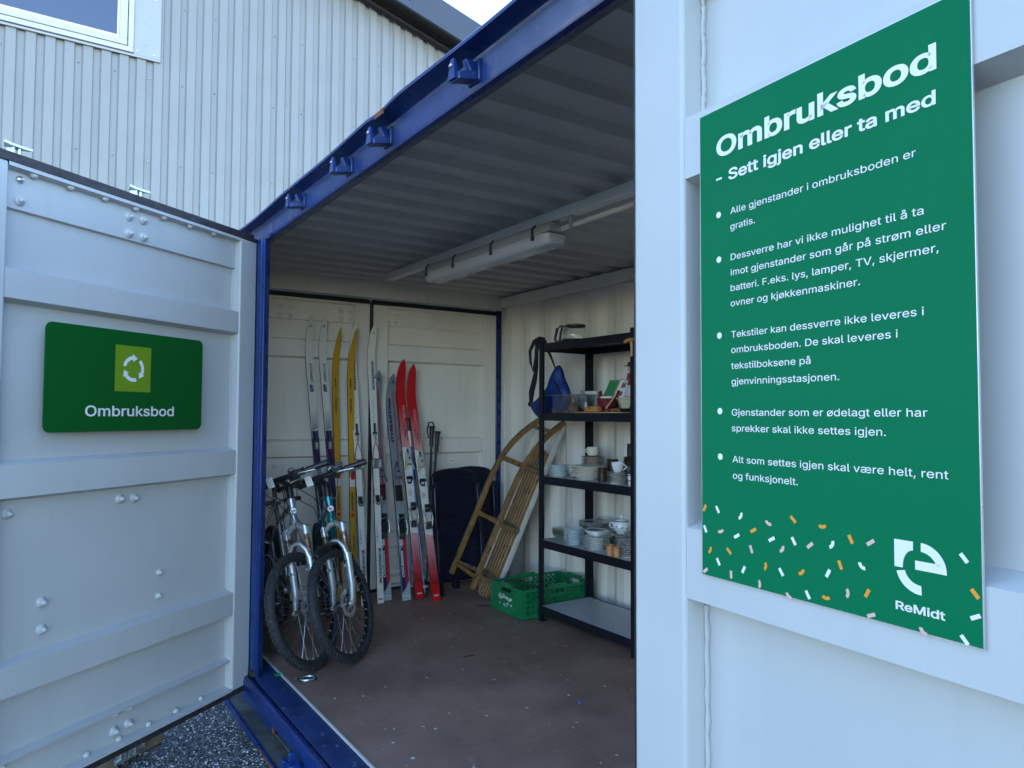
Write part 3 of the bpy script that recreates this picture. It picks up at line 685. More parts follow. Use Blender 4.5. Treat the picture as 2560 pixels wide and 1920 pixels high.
# end doors
XE = -5.292
RE = [(.33, .442), (1.053, 1.163), (1.785, 1.905)]
T1 = frame_map((XE, 3.375, 0), (0, -1, 0), (1, 0, 0)); T2 = frame_map((XE, 2.215, 0), (0, -1, 0), (1, 0, 0))
eb = [(.54, 2.15, 1), (.61, 2.15, 1), (.54, 2.085, 1), (.61, 2.085, 1), (.92, 2.15, 1), (.93, 2.085, 1), (.985, 2.085, 0), (.40, .988, 0), (.57, .975, 1), (.70, .98, 1), (.60, .96, 0), (.62, .25, 1), (.62, .18, 1), (.90, .26, 1), (.90, .16, 1)]
steel_door('end_door', T1, 1.13, .125, 2.215, .02, RE, 2.055, cont, eb, rows=False, gasket=.04, paint='paint_in')
eb2 = [(.14, 2.15, 1), (.22, 2.15, 1), (.14, 2.085, 1), (.22, 2.085, 1), (.60, 2.15, 1), (.68, 2.15, 1), (.60, 2.085, 1), (.68, 2.085, 1), (.80, .98, 1), (.70, .98, 1), (.3, .25, 1), (.3, .16, 1)]
steel_door('end_door', T2, 1.13, .125, 2.215, .02, RE, 2.055, cont, eb2, rows=False, gasket=.04, paint='paint_in')

# ------------------------------------------------------------------ signs
def door_sign():
    t = thing('door_sign', 'wide dark green sign with recycling arrows on the open left door', 'sign', TL(.8, 0, 1.289)); O = t.location
    F = lambda x, y, n=0.0: TL(1.205-x, .006+n, 1.289+y)      # x to the right, y up
    W, H, R = .816, .429, .028; poly = []
    for cx, cy, a0 in ((W-R, H-R, 0), (R, H-R, pi/2), (R, R, pi), (W-R, R, 3*pi/2)):
        for k in range(7): a = a0+pi/2*k/6; poly.append((cx+R*cos(a), cy+R*sin(a)))
    mb = MB(); mb.prism(poly, -.004, 0, M['sign_green_dark'], lambda u, v, d: F(u, v, d)); mb.build('sign_panel', t, O)
    mb = MB(); mb.prism([(.316, .169), (.503, .169), (.503, .367), (.316, .367)], .0006, .0012, M['lime'], lambda u, v, d: F(u, v, d)); sq = mb.build('lime_square', t, O)
    mb = MB(); cx, cy, r1, r2 = .4095, .268, .040, .056
    for k in range(3):
        a0 = radians(168-120*k); span = radians(-72); n = 12
        outer = [(cx+r2*cos(a0+span*i/n), cy+r2*sin(a0+span*i/n)) for i in range(n+1)]; inner = [(cx+r1*cos(a0+span*i/n), cy+r1*sin(a0+span*i/n)) for i in range(n+1)]
        mb.add([F(x, y, .0018) for x, y in outer+inner], [(i, i+1, n+2+i, n+1+i) for i in range(n)], M['white_print'])
        a1 = a0+span; a2 = a1-radians(30)
        mb.add([F(cx+.066*cos(a1), cy+.066*sin(a1), .0018), F(cx+.030*cos(a1), cy+.030*sin(a1), .0018), F(cx+.050*cos(a2), cy+.050*sin(a2), .0018)], [(0, 1, 2)], M['white_print'])
    mb.build('recycling_arrows', sq, O)
    mb = MB(); put_text(mb, 'Ombruksbod', .178, .064, .463, .060, M['white_print'], lambda x, y, z: F(x, y, .0015+z), bold=.012); mb.build('lettering', t, O)
door_sign()

def info_sign():
    t = thing('information_sign', 'tall green notice with white text and coloured confetti on the folded right door', 'sign', TR(.4, 0, 1.102)); O = t.location
    F = lambda s, z, n=0.0: TR(s, .0+n, z)
    x0, x1, z0, z1 = .178, .6285, 1.102, 1.882
    mb = MB(); mb.box((x0, -.004, z0), (x1, -.0005, z1), M['alu_edge']); mb.T = None
    vs = [TR(*q) for q in [(x0, -.004, z0), (x1, -.004, z0), (x1, -.004, z1), (x0, -.004, z1), (x0, -.0004, z0), (x1, -.0004, z0), (x1, -.0004, z1), (x0, -.0004, z1)]]
    mb = MB(); mb.hexa(vs, M['alu_edge'])
    e = .0012; mb.add([F(x0+e, z0+e, 0), F(x1-e, z0+e, 0), F(x1-e, z1-e, 0), F(x0+e, z1-e, 0)], [(0, 1, 2, 3)], M['sign_green']); mb.build('sign_panel', t, O)
    G = lambda x, y, z=0: F(x, y, .0006+z); Wp = M['white_print']
    mb = MB()
    put_text(mb, 'Ombruksbod', .2180, 1.7992, .3690, .0440, Wp, G, bold=.024)
    put_text(mb, '- Sett igjen eller ta med', .2171, 1.7548, .3682, .0245, Wp, G, bold=.020)
    mb.build('heading', t, O)
    mb = MB(); c = .0148
    for s, x, z, w_ in (('Alle gjenstander i ombruksboden er', .2478, 1.6970, .3112), ('gratis.', .2476, 1.6712, .0512),
        ('Dessverre har vi ikke mulighet til å ta', .2479, 1.6212, .3196), ('imot gjenstander som går på strøm eller', .2476, 1.5962, .3474), ('batteri. F.eks. lys, lamper, TV, skjermer,', .2474, 1.5708, .3380), ('ovner og kjøkkenmaskiner.', .2471, 1.5457, .2318),
        ('Tekstiler kan dessverre ikke leveres i', .2478, 1.4950, .3178), ('ombruksboden. De skal leveres i', .2476, 1.4700, .2834), ('tekstilboksene på', .2473, 1.4441, .1515), ('gjenvinningsstasjonen.', .2478, 1.4187, .1975),
        ('Gjenstander som er ødelagt eller har', .2477, 1.3690, .3200), ('sprekker skal ikke settes igjen.', .2475, 1.3437, .2652),
        ('Alt som settes igjen skal være helt, rent', .2485, 1.2940, .3436), ('og funksjonelt.', .2490, 1.2680, .1255)):
        put_text(mb, s, x, z, w_, c, Wp, G, bold=.003)
    for z in (1.7019, 1.6271, 1.5007, 1.3762, 1.3016):
        n = 20; mb.add([G(.2218+.0053*cos(2*pi*k/n), z+.0053*sin(2*pi*k/n)) for k in range(n)], [list(range(n))], Wp)
    mb.build('body_text', t, O)
    # emblem: a round "re" cut in three pieces, name below
    mb = MB(); cx, cy = .5553, 1.1805
    def ring(a0, a1, ra, rb, n=14): 
        o_ = [(cx+rb*cos(radians(a0+(a1-a0)*i/n)), cy+rb*sin(radians(a0+(a1-a0)*i/n))) for i in range(n+1)]; i_ = [(cx+ra*cos(radians(a0+(a1-a0)*i/n)), cy+ra*sin(radians(a0+(a1-a0)*i/n))) for i in range(n+1)]
        mb.add([G(*q) for q in o_+i_], [(i, i+1, n+2+i, n+1+i) for i in range(n)], Wp)
    mb.add([G(*q) for q in ((.5215, 1.1785), (.5325, 1.1785), (.5325, 1.213), (.5215, 1.213))], [(0, 1, 2, 3)], Wp)
    n = 10; a_ = [(.5462-.0137*(1-cos(radians(90*i/n)))-.0, 1.2018-.0225*(1-cos(0))-.0225*sin(radians(0))) for i in range(1)]
    arc = [(.5462-.0137*sin(radians(90*i/n)), 1.1793+.0225*cos(radians(90*i/n))) for i in range(n+1)]
    mb.add([G(.5325, 1.213), G(.5464, 1.213)]+[G(*q) for q in arc], [list(range(n+3))], Wp)
    ring(88, 17.5, .0215, .0325)
    mb.add([G(cx+.0325*cos(radians(17.5*i/6)), cy+.0325*sin(radians(17.5*i/6)), .0002) for i in range(-1, 7)]+[G(.5757, 1.1868, .0002), G(.5775, 1.1790, .0002)], [list(range(10))], Wp)
    mb.add([G(*q) for q in ((.5487, 1.1790), (.5878, 1.1790), (.5780, 1.1902), (.5487, 1.1902))], [(0, 1, 2, 3)], Wp)
    ring(193, 272, .0205, .0320)
    mb.build('emblem', t, O)
    mb = MB(); put_text(mb, 'ReMidt', .5222, 1.1250, .0628, .0142, Wp, G, bold=.020); mb.build('lettering', t, O)
    conf = [(0.1858, 1.214, 'o'), (0.215, 1.2147, 'w'), (0.2621, 1.2113, 'wc'), (0.3208, 1.2086, 'pc'), (0.3654, 1.2176, 'o'), (0.4148, 1.2168, 'oc'), (0.1867, 1.1792, 'w'), (0.2208, 1.1827, 'pc'), (0.2561, 1.1774, 'w'), (0.2903, 1.191, 'o'), (0.3256, 1.1827, 'w'), (0.3426, 1.1724, 'pc'), (0.3659, 1.1861, 'w'), (0.394, 1.1843, 'p'), (0.4276, 1.1923, 'wc'), (0.4592, 1.2028, 'o'), (0.4885, 1.2029, 'p'), (0.1952, 1.1469, 'oc'), (0.2394, 1.1509, 'o'), (0.2856, 1.1613, 'p'), (0.2159, 1.1297, 'w'), (0.2698, 1.1269, 'w'), (0.3106, 1.1405, 'oc'), (0.3428, 1.137, 'w'), (0.3774, 1.1456, 'oc'), (0.4232, 1.1504, 'w'), (0.4426, 1.1654, 'o'), (0.477, 1.1718, 'wc'), (0.1866, 1.1102, 'p'), (0.2436, 1.1142, 'p'), (0.2987, 1.1107, 'pc'), (0.3577, 1.1070, 'pc'), (0.3893, 1.1135, 'w'), (0.4196, 1.1188, 'oc'), (0.4506, 1.1294, 'pc'), (0.4827, 1.1357, 'o'), (0.4879, 1.1080, 'p'), (0.5593, 1.1070, 'pc'), (0.608, 1.2033, 'w'), (0.6198, 1.1642, 'o'), (0.6197, 1.1375, 'w'), (0.6068, 1.1080, 'w')]
    ang = [60, -58, 60, -25, -42, 5, -62, 20, 30, 28, 30, 55, -60, 40, 60, -62, 35, 60, -42, -68, -60, 62, 80, -55, 40, 62, -68, -40, 40, -88, 90, -35, -60, 0, 88, 62, 25, -40, -50, -50, 28, -50]
    mb = MB(); cm = {'o': M['orange_print'], 'w': Wp, 'p': M['pink_print']}
    for (s, z, k), a in zip(conf, ang):
        a = radians(a); ca, sa = cos(a), sin(a); q = lambda u, v: G(s+u*ca-v*sa, z+u*sa+v*ca)
        if len(k) == 1: mb.add([q(-.0062, -.0025), q(.0062, -.0025), q(.0062, .0025), q(-.0062, .0025)], [(0, 1, 2, 3)], cm[k])
        else:
            n = 6; R_ = .0095; o_ = [(R_*sin(x), R_-.006-R_*cos(x)) for x in [radians(-48+96*i/n) for i in range(n+1)]]; i_ = [((R_-.0048)*sin(x), R_-.006-(R_-.0048)*cos(x)) for x in [radians(-48+96*i/n) for i in range(n+1)]]
            mb.add([q(*p_) for p_ in o_+i_], [(i, i+1, n+2+i, n+1+i) for i in range(n)], cm[k[0]])
    mb.build('confetti_print', t, O)
info_sign()

# ------------------------------------------------------------------ lamp and conduit
def lamp():
    t = thing('fluorescent_lamp', 'long grey tube lamp fixed under the container ceiling', 'lamp', (-3.48, 2.15, 2.29)); O = t.location
    x0, x1, y = -4.14, -2.82, 2.15
    def cap(prof, mt, name):
        mb = MB(); n = 10; secs = []
        for i in range(n+1):
            a = pi/2*i/n; secs.append((x0+.055*(1-cos(a)), .62+.38*sin(a)))
        secs += [(x0+x1-a, b) for a, b in secs[::-1]]; zt_ = prof[0][1]
        vs = []; k = len(prof)
        for x, sc in secs: vs += [(x, y+u*sc, zt_+(v-zt_)*(.35+.65*sc)) for u, v in prof]
        m_ = len(secs); mb.add(vs, [(i*k+j, i*k+(j+1) % k, (i+1)*k+(j+1) % k, (i+1)*k+j) for i in range(m_-1) for j in range(k)]+[list(range(k)), [(m_-1)*k+j for j in range(k)]], mt)
        return mb.build(name, t, O, ang=50)
    cap([(-.05, 2.305), (-.066, 2.290), (-.070, 2.252), (.070, 2.252), (.066, 2.290), (.05, 2.305)], M['lamp_grey'], 'housing')
    cap([(-.068, 2.251), (-.066, 2.222), (-.054, 2.200), (-.046, 2.197), (.046, 2.197), (.054, 2.200), (.066, 2.222), (.068, 2.251)], M['lamp_diff'], 'diffuser')
    for x in (-4.08, -3.74, -3.32, -2.93):
        for sg in (-1, 1):
            mb = MB(); mb.tube([(x, y+sg*.055, 2.305), (x, y+sg*.074, 2.285), (x, y+sg*.074, 2.25), (x, y+sg*.070, 2.236)], .006, M['dark_steel'], 6); mb.box((x-.009, y+sg*.068, 2.228), (x+.009, y+sg*.078, 2.25), M['dark_steel']); mb.build('clip', t, O)
    t2 = thing('cable_conduit', 'white cable pipe clipped below the ceiling beside the lamp', 'conduit', (-1.5, 2.2, 2.3)); O = t2.location
    mb = MB(); mb.tube([(-2.85, 2.165, 2.272), (-2.75, 2.165, 2.275), (-2.4, 2.165, 2.276), (-1, 2.165, 2.276), (.5, 2.165, 2.276)], .0125, M['conduit'], 10); mb.tube([(-2.845, 2.165, 2.272), (-2.80, 2.165, 2.274)], .016, M['lamp_grey'], 10); mb.build('pipe', t2, O)
    for x in (-2.72, -2.15, -1.5):
        mb = MB(); mb.box((x-.012, 2.146, 2.262), (x+.012, 2.184, 2.318), M['lamp_grey']); mb.build('clip', t2, O, bevel=.003)
lamp()

# ------------------------------------------------------------------ shelving unit
SX0, SX1, SY0, SY1 = -3.985, -3.055, 2.885, 3.325
SZ = [.100, .535, .957, 1.378, 1.842]
def shelving():
    t = thing('shelving_unit', 'black metal shelving unit with grey boards standing against the back wall', 'shelf', (-3.52, 3.1, 0)); O = t.location; b = M['black_metal']
    for x, sx in ((SX0, 1), (SX1, -1)):
        for y, sy in ((SY0, 1), (SY1, -1)):
            mb = MB(); mb.box((x, y, 0), (x+sx*.042, y+sy*.003, 1.868), b); mb.box((x, y+sy*.003, 0), (x+sx*.003, y+sy*.042, 1.868), b)
            for k in range(36):
                z = .06+k*.05
                mb.box((x+sx*.014, y-sy*.0006, z-.009), (x+sx*.020, y-sy*.0001, z+.009), M['soffit'])
            mb.box((x-sx*.001, y-sy*.001, 0), (x+sx*.043, y+sy*.043, .006), M['black_plastic'])
            mb.build('post', t, O)
    for z in SZ:
        h = .052
        mb = MB()
        for y, sy in ((SY0+.004, 1), (SY1-.004, -1)):
            mb.box((SX0+.006, y, z-h), (SX1-.006, y+sy*.0035, z), b); mb.box((SX0+.006, y+sy*.0035, z-.014), (SX1-.006, y+sy*.022, z-.010), b)
            mb.box((SX0+.006, y-.0012*sy, z-h*.62), (SX1-.006, y-.0001*sy, z-h*.38), b)
        for x, sx in ((SX0+.004, 1), (SX1-.004, -1)): mb.box((x, SY0+.010, z-h), (x+sx*.0035, SY1-.010, z), b)
        fr = mb.build('shelf_beam', t, O)
        mb = MB(); mb.box((SX0+.010, SY0+.010, z-.0098), (SX1-.010, SY1-.010, z-.002), M['shelf_board'] if z < 1.2 else M['black_metal'] if z > 1.5 else M['dark_steel']); mb.build('shelf_board', t, O)
shelving()

# ------------------------------------------------------------------ green crate
def crate():
    t = thing('plastic_crate', 'green perforated plastic crate on the floor with a torn white label', 'crate', (-4.215, 3.075, 0), (0, 0, radians(-1.5))); c = M['crate']
    W, D, H = .40, .585, .205        # x across, y along
    mb = MB(); mb.box((-W/2+.012, -D/2+.012, .006), (W/2-.012, D/2-.012, .014), M['crate_dark']); mb.build('base', t, bevel=.002)
    def wall(side, L, T):
        mb = MB(T); h0, h1 = .006, H
        mb.box((-L/2, 0, h0), (L/2, .006, h0+.022), c); mb.box((-L/2, -.004, h1-.024), (L/2, .010, h1-.008), c)
        hh = .065
        mb.box((-hh-.014, -.003, h1-.008), (hh+.014, .009, h1+.006), c)              # raised rim over the hand hole
        mb.box((-hh-.012, 0, h1-.066), (hh+.012, .007, h1-.056), c)
        for s in (-1, 1): mb.box((s*hh, 0, h1-.066), (s*(hh+.012), .007, h1-.008), c)
        mb.box((-L/2, -.002, h0), (-L/2+.03, .008, h1-.010), c); mb.box((L/2-.03, -.002, h0), (L/2, .008, h1-.010), c)
        if side == 'end':          # closed ends
            mb.box((-L/2+.03, .001, h0+.020), (L/2-.03, .005, h1-.068), c)
            for s in (-1, 1): mb.box((s*(hh+.012), .001, h1-.07), (s*(L/2-.03), .005, h1-.022), c)
        else:
            n = int((L-.06)/.040); dx = (L-.06)/n; rows = 4; dz = (h1-.03-(h0+.02))/rows
            for i in range(n+1): mb.box((-L/2+.03+i*dx-.003, .0005, h0+.02), (-L/2+.03+i*dx+.003, .0062, h1-.022), c)
            for j in range(1, rows): mb.box((-L/2+.03, 0, h0+.02+j*dz-.003), (L/2-.03, .0058, h0+.02+j*dz+.003), c)
            for i in range(n):
                for j in range(rows):
                    cx = -L/2+.03+(i+.5)*dx; cz = h0+.02+(j+.5)*dz
                    if abs(cx) < hh+.006 and cz > h1-.07: continue
                    for sg in (-1, 1):
                        vs = []
                        for u, v in ((-1, -1), (1, 1)):
                            for o_ in (-.0028, .0028): vs.append((cx+u*dx/2+o_, cz+sg*v*dz/2-sg*o_))
                        mb.prism([vs[0], vs[1], vs[3], vs[2]], .001, .0055, c, lambda u, v, d: (u, d, v))
                    mb.box((cx-.0075, .001, cz-.0075), (cx+.0075, .0052, cz+.0075), c)
        o = mb.build('side_panel', t); return o
    wall('end', W, lambda x, y, z: (-x*1, -D/2+y, z)); wall('end', W, lambda x, y, z: (x, D/2-y, z))
    wall('long', D, lambda x, y, z: (W/2-y, x, z)); wall('long', D, lambda x, y, z: (-W/2+y, x, z))
    mb = MB(); r = random.Random(5)      # torn label on the near end
    for k in range(26):
        x = r.uniform(-.09, .075); z = r.choice((.062, .075, .108, .118, .124))+r.uniform(-.012, .012); w_ = r.uniform(.008, .026); h_ = r.uniform(.004, .012)
        q = [(x+w_*cos(a)*r.uniform(.6, 1), z+h_*sin(a)*r.uniform(.6, 1)) for a in [2*pi*i/7 for i in range(7)]]
        mb.add([(u, -D/2-.0024-.0001*(k % 4), v) for u, v in q], [list(range(7))], M['crate_label'])
    mb.build('torn_label', t)
    mb = MB(); mb.box((-.235, -.05, .2125), (-.19, .02, .2135), M['gold']); 
crate()

# ------------------------------------------------------------------ sled
def sled():
    P = Vector((-4.598, 2.950, .060)); a = Vector((.156, .349, .924)).normalized(); n = Vector((-.031, .937, -.349)); n = (n-a*n.dot(a)).normalized(); w = a.cross(n)
    if w.x > 0: w = -w
    H, W, L = .215, .329, 1.345; WD = .25
    t = thing('wooden_sled', 'old wooden sled with curved runners leaning upright in the back corner', 'sled', (P.x, P.y, 0)); O = t.location
    at = lambda s, k, q=0: P+a*s-n*(H*k)+w*(q if q < .3 else WD+(W-WD)*min(1, k*1.05))          # k=1 runner side, k=0 deck side; q across
    for q, nm in ((0, 0), (W, 1)):
        pts = [at(-.035, 1.0, q), at(.3, 1.0, q), at(.66, 1.0, q), at(.82, .98, q), at(.95, .90, q), at(1.06, .76, q), at(1.16, .57, q), at(1.25, .34, q), at(1.31, .15, q), at(L, 0.02, q)]
        mb = MB(); mb.bar(pts, .026, .034, M['wood'], n)
        mb.bar([p-n*.0165-w*0 for p in pts[:1]]+[p-n*.0195 for p in pts[1:4]]+[p-n*.017+a*.010 for p in pts[4:]], .027, .005, M['wood_grey'], n)
        mb.build('runner', t, O, bevel=.004)
        mb = MB(); mb.bar([at(.03, 0, q), at(.5, 0, q), at(1.0, 0, q), at(1.25, -.01, q), at(L+.005, 0, q)], .026, .034, M['wood_white'], n); mb.build('deck_rail', t, O, bevel=.004)
        for s in (.06, .46, .92):
            mb = MB(); mb.bar([at(s, .92, q), at(s, .1, q)], .030, .022, M['wood_grey'], w); mb.lathe([(.008, 0), (.008, .004), (0, .006)], M['galv'], at(s, .1, q)-w*.013, -w, 8); mb.build('strut', t, O, bevel=.003)
    for s in (.05, .47, .93):
        mb = MB(); mb.bar([at(s, 1.0, .010), at(s, 1.0, W-.010)], .028, .020, M['wood'], n); mb.build('rung', t, O, bevel=.003)
    for s in (1.24,):
        mb = MB(); mb.bar([at(s, .36, .01), at(s, .36, WD-.01)], .030, .016, M['wood_grey'], n); mb.build('rung', t, O, bevel=.003)
    m_ = 6
    for i in range(m_):
        q = .020+(WD-.04)*(i+.5)/m_; hw = (WD-.04)/m_*.485; e = abs(i-(m_-1)/2)/((m_-1)/2)
        mb = MB(); mb.bar([at(-.115+.06*e*e, .02, q), at(.2, .02, q), at(.7, .02, q), at(1.10-.02*e, .02, q)], hw*2, .012, M['wood'], n)
        mb.bar([at(-.10+.06*e*e, .065, q+hw*.92), at(.5, .066, q+hw*.92), at(1.09, .065, q+hw*.92)], .003, .003, M['wood_white'], n)
        mb.build('deck_slat', t, O, bevel=.002)
    for s in (.07, .47, .93):
        mb = MB(); mb.bar([at(s, .18, -.012), at(s, .18, WD+.012)], .042, .022, M['wood_grey'], n); mb.build('cross_bar', t, O, bevel=.003)
sled()

# ------------------------------------------------------------------ skis
def ski(label, B, Tp, w0, w1, mats, curl=.09, tipw=.2, th=.016, point=1.0, extras=None, group=None):
    """B on the floor, Tp the tip; the tip bends up towards the viewer"""
    B, Tp = Vector(B), Vector(Tp); L = (Tp-B).length; a = (Tp-B).normalized(); v = Vector((1, 0, .05)); n = (v-a*v.dot(a)).normalized()
    Tq = Tp-n*curl; a = (Tq-B).normalized(); L = (Tq-B).length; n = (v-a*v.dot(a)).normalized(); s = n.cross(a)
    if s.y < 0: s = -s
    t = thing('ski', label, 'ski', B, group=group)
    N_ = 60; us = [i/N_ for i in range(N_+1)]; top, bot = [], []
    for u in us:
        d = u*L; k = max(0, (u-(1-tipw))/tipw); off = curl*k**2.2
        w_ = w0+(w1-w0)*max(0, (u-.15)/.7)**1.3 if u < .85 else w1
        w_ -= .10*w0*sin(pi*min(1, u/.8))
        if k > .35: q = (k-.35)/.65; w_ *= max(.004, (1-q**(2.6*point)))**.5
        c = B+a*d+n*(off+.004*sin(pi*u)); h = th*(1 if u < .8 else 1-.55*(u-.8)/.2)*(.55+.45*sin(pi*min(1, u*1.1)))
        top.append((c-s*w_/2+n*h, c+s*w_/2+n*h)); bot.append((c-s*w_/2, c+s*w_/2))
    vs, uv = [], []
    for (p, q), (r, z), u in zip(top, bot, us): vs += [p, q, z, r]; uv += [(0, u), (1, u), (1, u), (0, u)]
    mb = MB(); k = len(us)
    mb.add(vs, [(4*i, 4*i+1, 4*i+5, 4*i+4) for i in range(k-1)], mats[0], uv)
    mb.add(vs, [(4*i+1, 4*i+2, 4*i+6, 4*i+5) for i in range(k-1)]+[(4*i+3, 4*i, 4*i+4, 4*i+7) for i in range(k-1)]+[(4*i+2, 4*i+3, 4*i+7, 4*i+6) for i in range(k-1)]+[(3, 2, 1, 0), (4*k-4, 4*k-3, 4*k-2, 4*k-1)], mats[1], uv)
    mb.build('ski_body', t, B, ang=50)
    def F(x, d, lift=0):      # x across (right +), d along from the tail
        u = d/L; h = th*(1 if u < .8 else 1-.55*(u-.8)/.2)*(.55+.45*sin(pi*min(1, max(0, u)*1.1))); k = max(0, (u-(1-tipw))/tipw)
        return B+a*d+n*(curl*k**2.2+.004*sin(pi*u)+h+.0008+lift)+s*x
    return t, F, L, (a, n, s), B
def ski_text(t, F, L, B, items, name='lettering'):
    mb = MB()
    for body, f0, f1, x, cap, mt, up, kw in items:      # from fraction f0 to f1; up=True reads upwards
        wd = abs(f1-f0)*L
        if up: put_text(mb, body, 0, 0, wd, cap, mt, lambda u, v, z: F(x-v, f0*L+u, z+.0004), **kw)
        else: put_text(mb, body, 0, 0, wd, cap, mt, lambda u, v, z: F(x+v, f0*L-u, z+.0004), **kw)
    return mb.build(name, t, B)
def block(F, mt, x0, x1, d0, d1, h0, h1, mb, taper=0):
    p = [F(x0, d0, h0), F(x1, d0, h0), F(x1, d1, h0), F(x0, d1, h0)]+[F(x0+taper, d0+taper, h1), F(x1-taper, d0+taper, h1), F(x1-taper, d1-taper, h1), F(x0+taper, d1-taper, h1)]
    mb.hexa(p, mt)
wht = (.80, .79, .74); gry = (.40, .41, .41)
r_navy = ramp_mat('white_to_navy_ski', [(0, (.010, .012, .09)), (.597, (.72, .72, .70))])
r_yel = ramp_mat('yellow_ski', [(0, (.60, .31, .010)), (.415, (.75, .76, .72)), (.452, (.60, .31, .010))])
r_wht = ramp_mat('white_ski', [(0, wht), (.5, wht)])
r_dyn = ramp_mat('grey_blue_ski', [(0, (.42, .46, .50)), (.5, (.22, .26, .30))], interp='LINEAR')
rd_ = (.62, .006, .012); pk = (.52, .16, .17)
r_red = ramp_mat('red_white_ski', [(0, rd_), (.07, (.50, .01, .02)), (.14, (.50, .08, .10)), (.26, (.72, .36, .36)), (.263, (.78, .76, .71)), (.625, (.78, .76, .71)), (.632, (.70, .32, .30)), (.70, (.62, .17, .17)), (.80, (.62, .010, .016))], interp='LINEAR')
edge_b = M['black_plastic']
def cable_binding(t, F, B, L, fr_plate, fr_heel, fr_lever, w_, red=True):
    mb = MB(); d = fr_plate*L
    p = [(-w_*.62, d+.04), (w_*.62, d+.04), (w_*1.05, d-.035), (-w_*1.05, d-.035)]
    mb.hexa([F(x, y, 0) for x, y in p]+[F(x*.98, y, .012) for x, y in p], M['binding_grey'])
    for sg in (-1, 1): block(F, M['galv'], sg*w_*.9-.006, sg*w_*.9+.006, d-.03, d+.03, .0, .03, mb)
    for x in (-.015, .012): mb.lathe([(.0045, 0), (.003, .003), (0, .004)], M['galv'], F(x, d-.02, .012), F(0, d, 1)-F(0, d, 0), 8)
    mb.build('toe_plate', t, B, bevel=.0015)
    mb = MB(); lv = fr_lever*L
    block(F, M['galv'], -.011, .011, lv-.06, lv-.005, .002, .018, mb, .003); block(F, M['dark_steel'], -.008, .008, lv-.01, lv+.075, .004, .014, mb, .002); block(F, M['dark_steel'], -.016, .016, lv-.012, lv+.006, .002, .012, mb)
    mb.build('tension_lever', t, B)
    mb = MB(); hd = fr_heel*L; n_ = 9; fl = lv-.065
    pts = [F(0, fl, .010), F(-w_*.35, fl-.03, .010), F(-w_*.75, fl-.08, .012), F(-w_*.98, d, .014), F(-w_*1.2, (d+hd)/2, .02), F(-w_*.95, hd+.03, .02)]
    pts2 = [F(w_*.95, hd+.03, .02), F(w_*1.2, (d+hd)/2, .02), F(w_*.98, d, .014), F(w_*.75, fl-.08, .012), F(w_*.35, fl-.03, .010), F(0, fl, .010)]
    mb.tube(pts, .0028, M['dark_red_ink'] if red else M['dark_steel'], 6); mb.tube(pts2, .0028, M['dark_red_ink'] if red else M['dark_steel'], 6)
    mb.tube([F(w_*.95*cos(pi*i/8+pi), hd+.03+.055*sin(pi*i/8+pi), .02) for i in range(9)], .0065, M['binding_grey'], 8)
    mb.build('cable', t, B)
    mb = MB(); p = [(-.020, hd-.012), (.020, hd-.012), (.013, hd+.042), (-.013, hd+.042)]
    mb.hexa([F(x, y, 0) for x, y in p]+[F(x*.85, y, .014) for x, y in p], M['black_plastic']); mb.build('heel_pad', t, B, bevel=.002)
G1 = 'cross-country and alpine skis leaning on the end doors'
# white skis with navy lower halves
for lab, B_, T_ in (('white ski with navy lower half, first from the blue door post', (-5.235, 1.879, 0), (-5.185, 1.722, 2.071)), ('white ski with navy lower half, beside the first yellow ski', (-5.169, 1.958, 0), (-5.185, 1.823, 2.077))):
    t, F, L, fr, B = ski(lab, B_, T_, .050, .058, (r_navy, edge_b), point=.62, tipw=.17, curl=.13, group=G1)
    ski_text(t, F, L, B, [('ATOMIC', .838, .768, -.004, .023, M['grey_ink'], False, dict(bold=.05)), ('ARS', .764, .734, -.014, .034, M['navy_ink'], False, dict(bold=.05, shear=.25)), ('Thermoguard', .727, .685, -.012, .009, M['pale_ink'], False, dict(shear=.3))])
    mb = MB(); 
    for k in range(14):
        d = (.598+.0050*k)*L; h = .0066*(1-k/15)
        mb.add([F(-.022, d, .0004), F(.021, d+.016, .0004), F(.021, d+.016+h, .0004), F(-.022, d+h, .0004)], [(0, 1, 2, 3)], M['navy_ink'])
    for sg in (-1, 1): mb.add([F(sg*.0225, .05*L, .0003), F(sg*.0250, .05*L, .0003), F(sg*.0250, .61*L, .0003), F(sg*.0225, .61*L, .0003)], [(0, 1, 2, 3)], M['white_print'])
    q = .965*L; mb.add([F(0, q+.018, .0005), F(-.004, q, .0005), F(-.016, q-.012, .0005), F(0, q-.004, .0005), F(.012, q-.012, .0005), F(.004, q, .0005)], [(0, 1, 3), (1, 2, 3), (0, 3, 5), (3, 4, 5)], M['black_ink'])
    mb.box((0, 0, 0), (0, 0, 0), M['navy_ink']) if 0 else None
    mb.build('stripe_print', t, B)
    cable_binding(t, F, B, L, .455, .37, .56, .027)
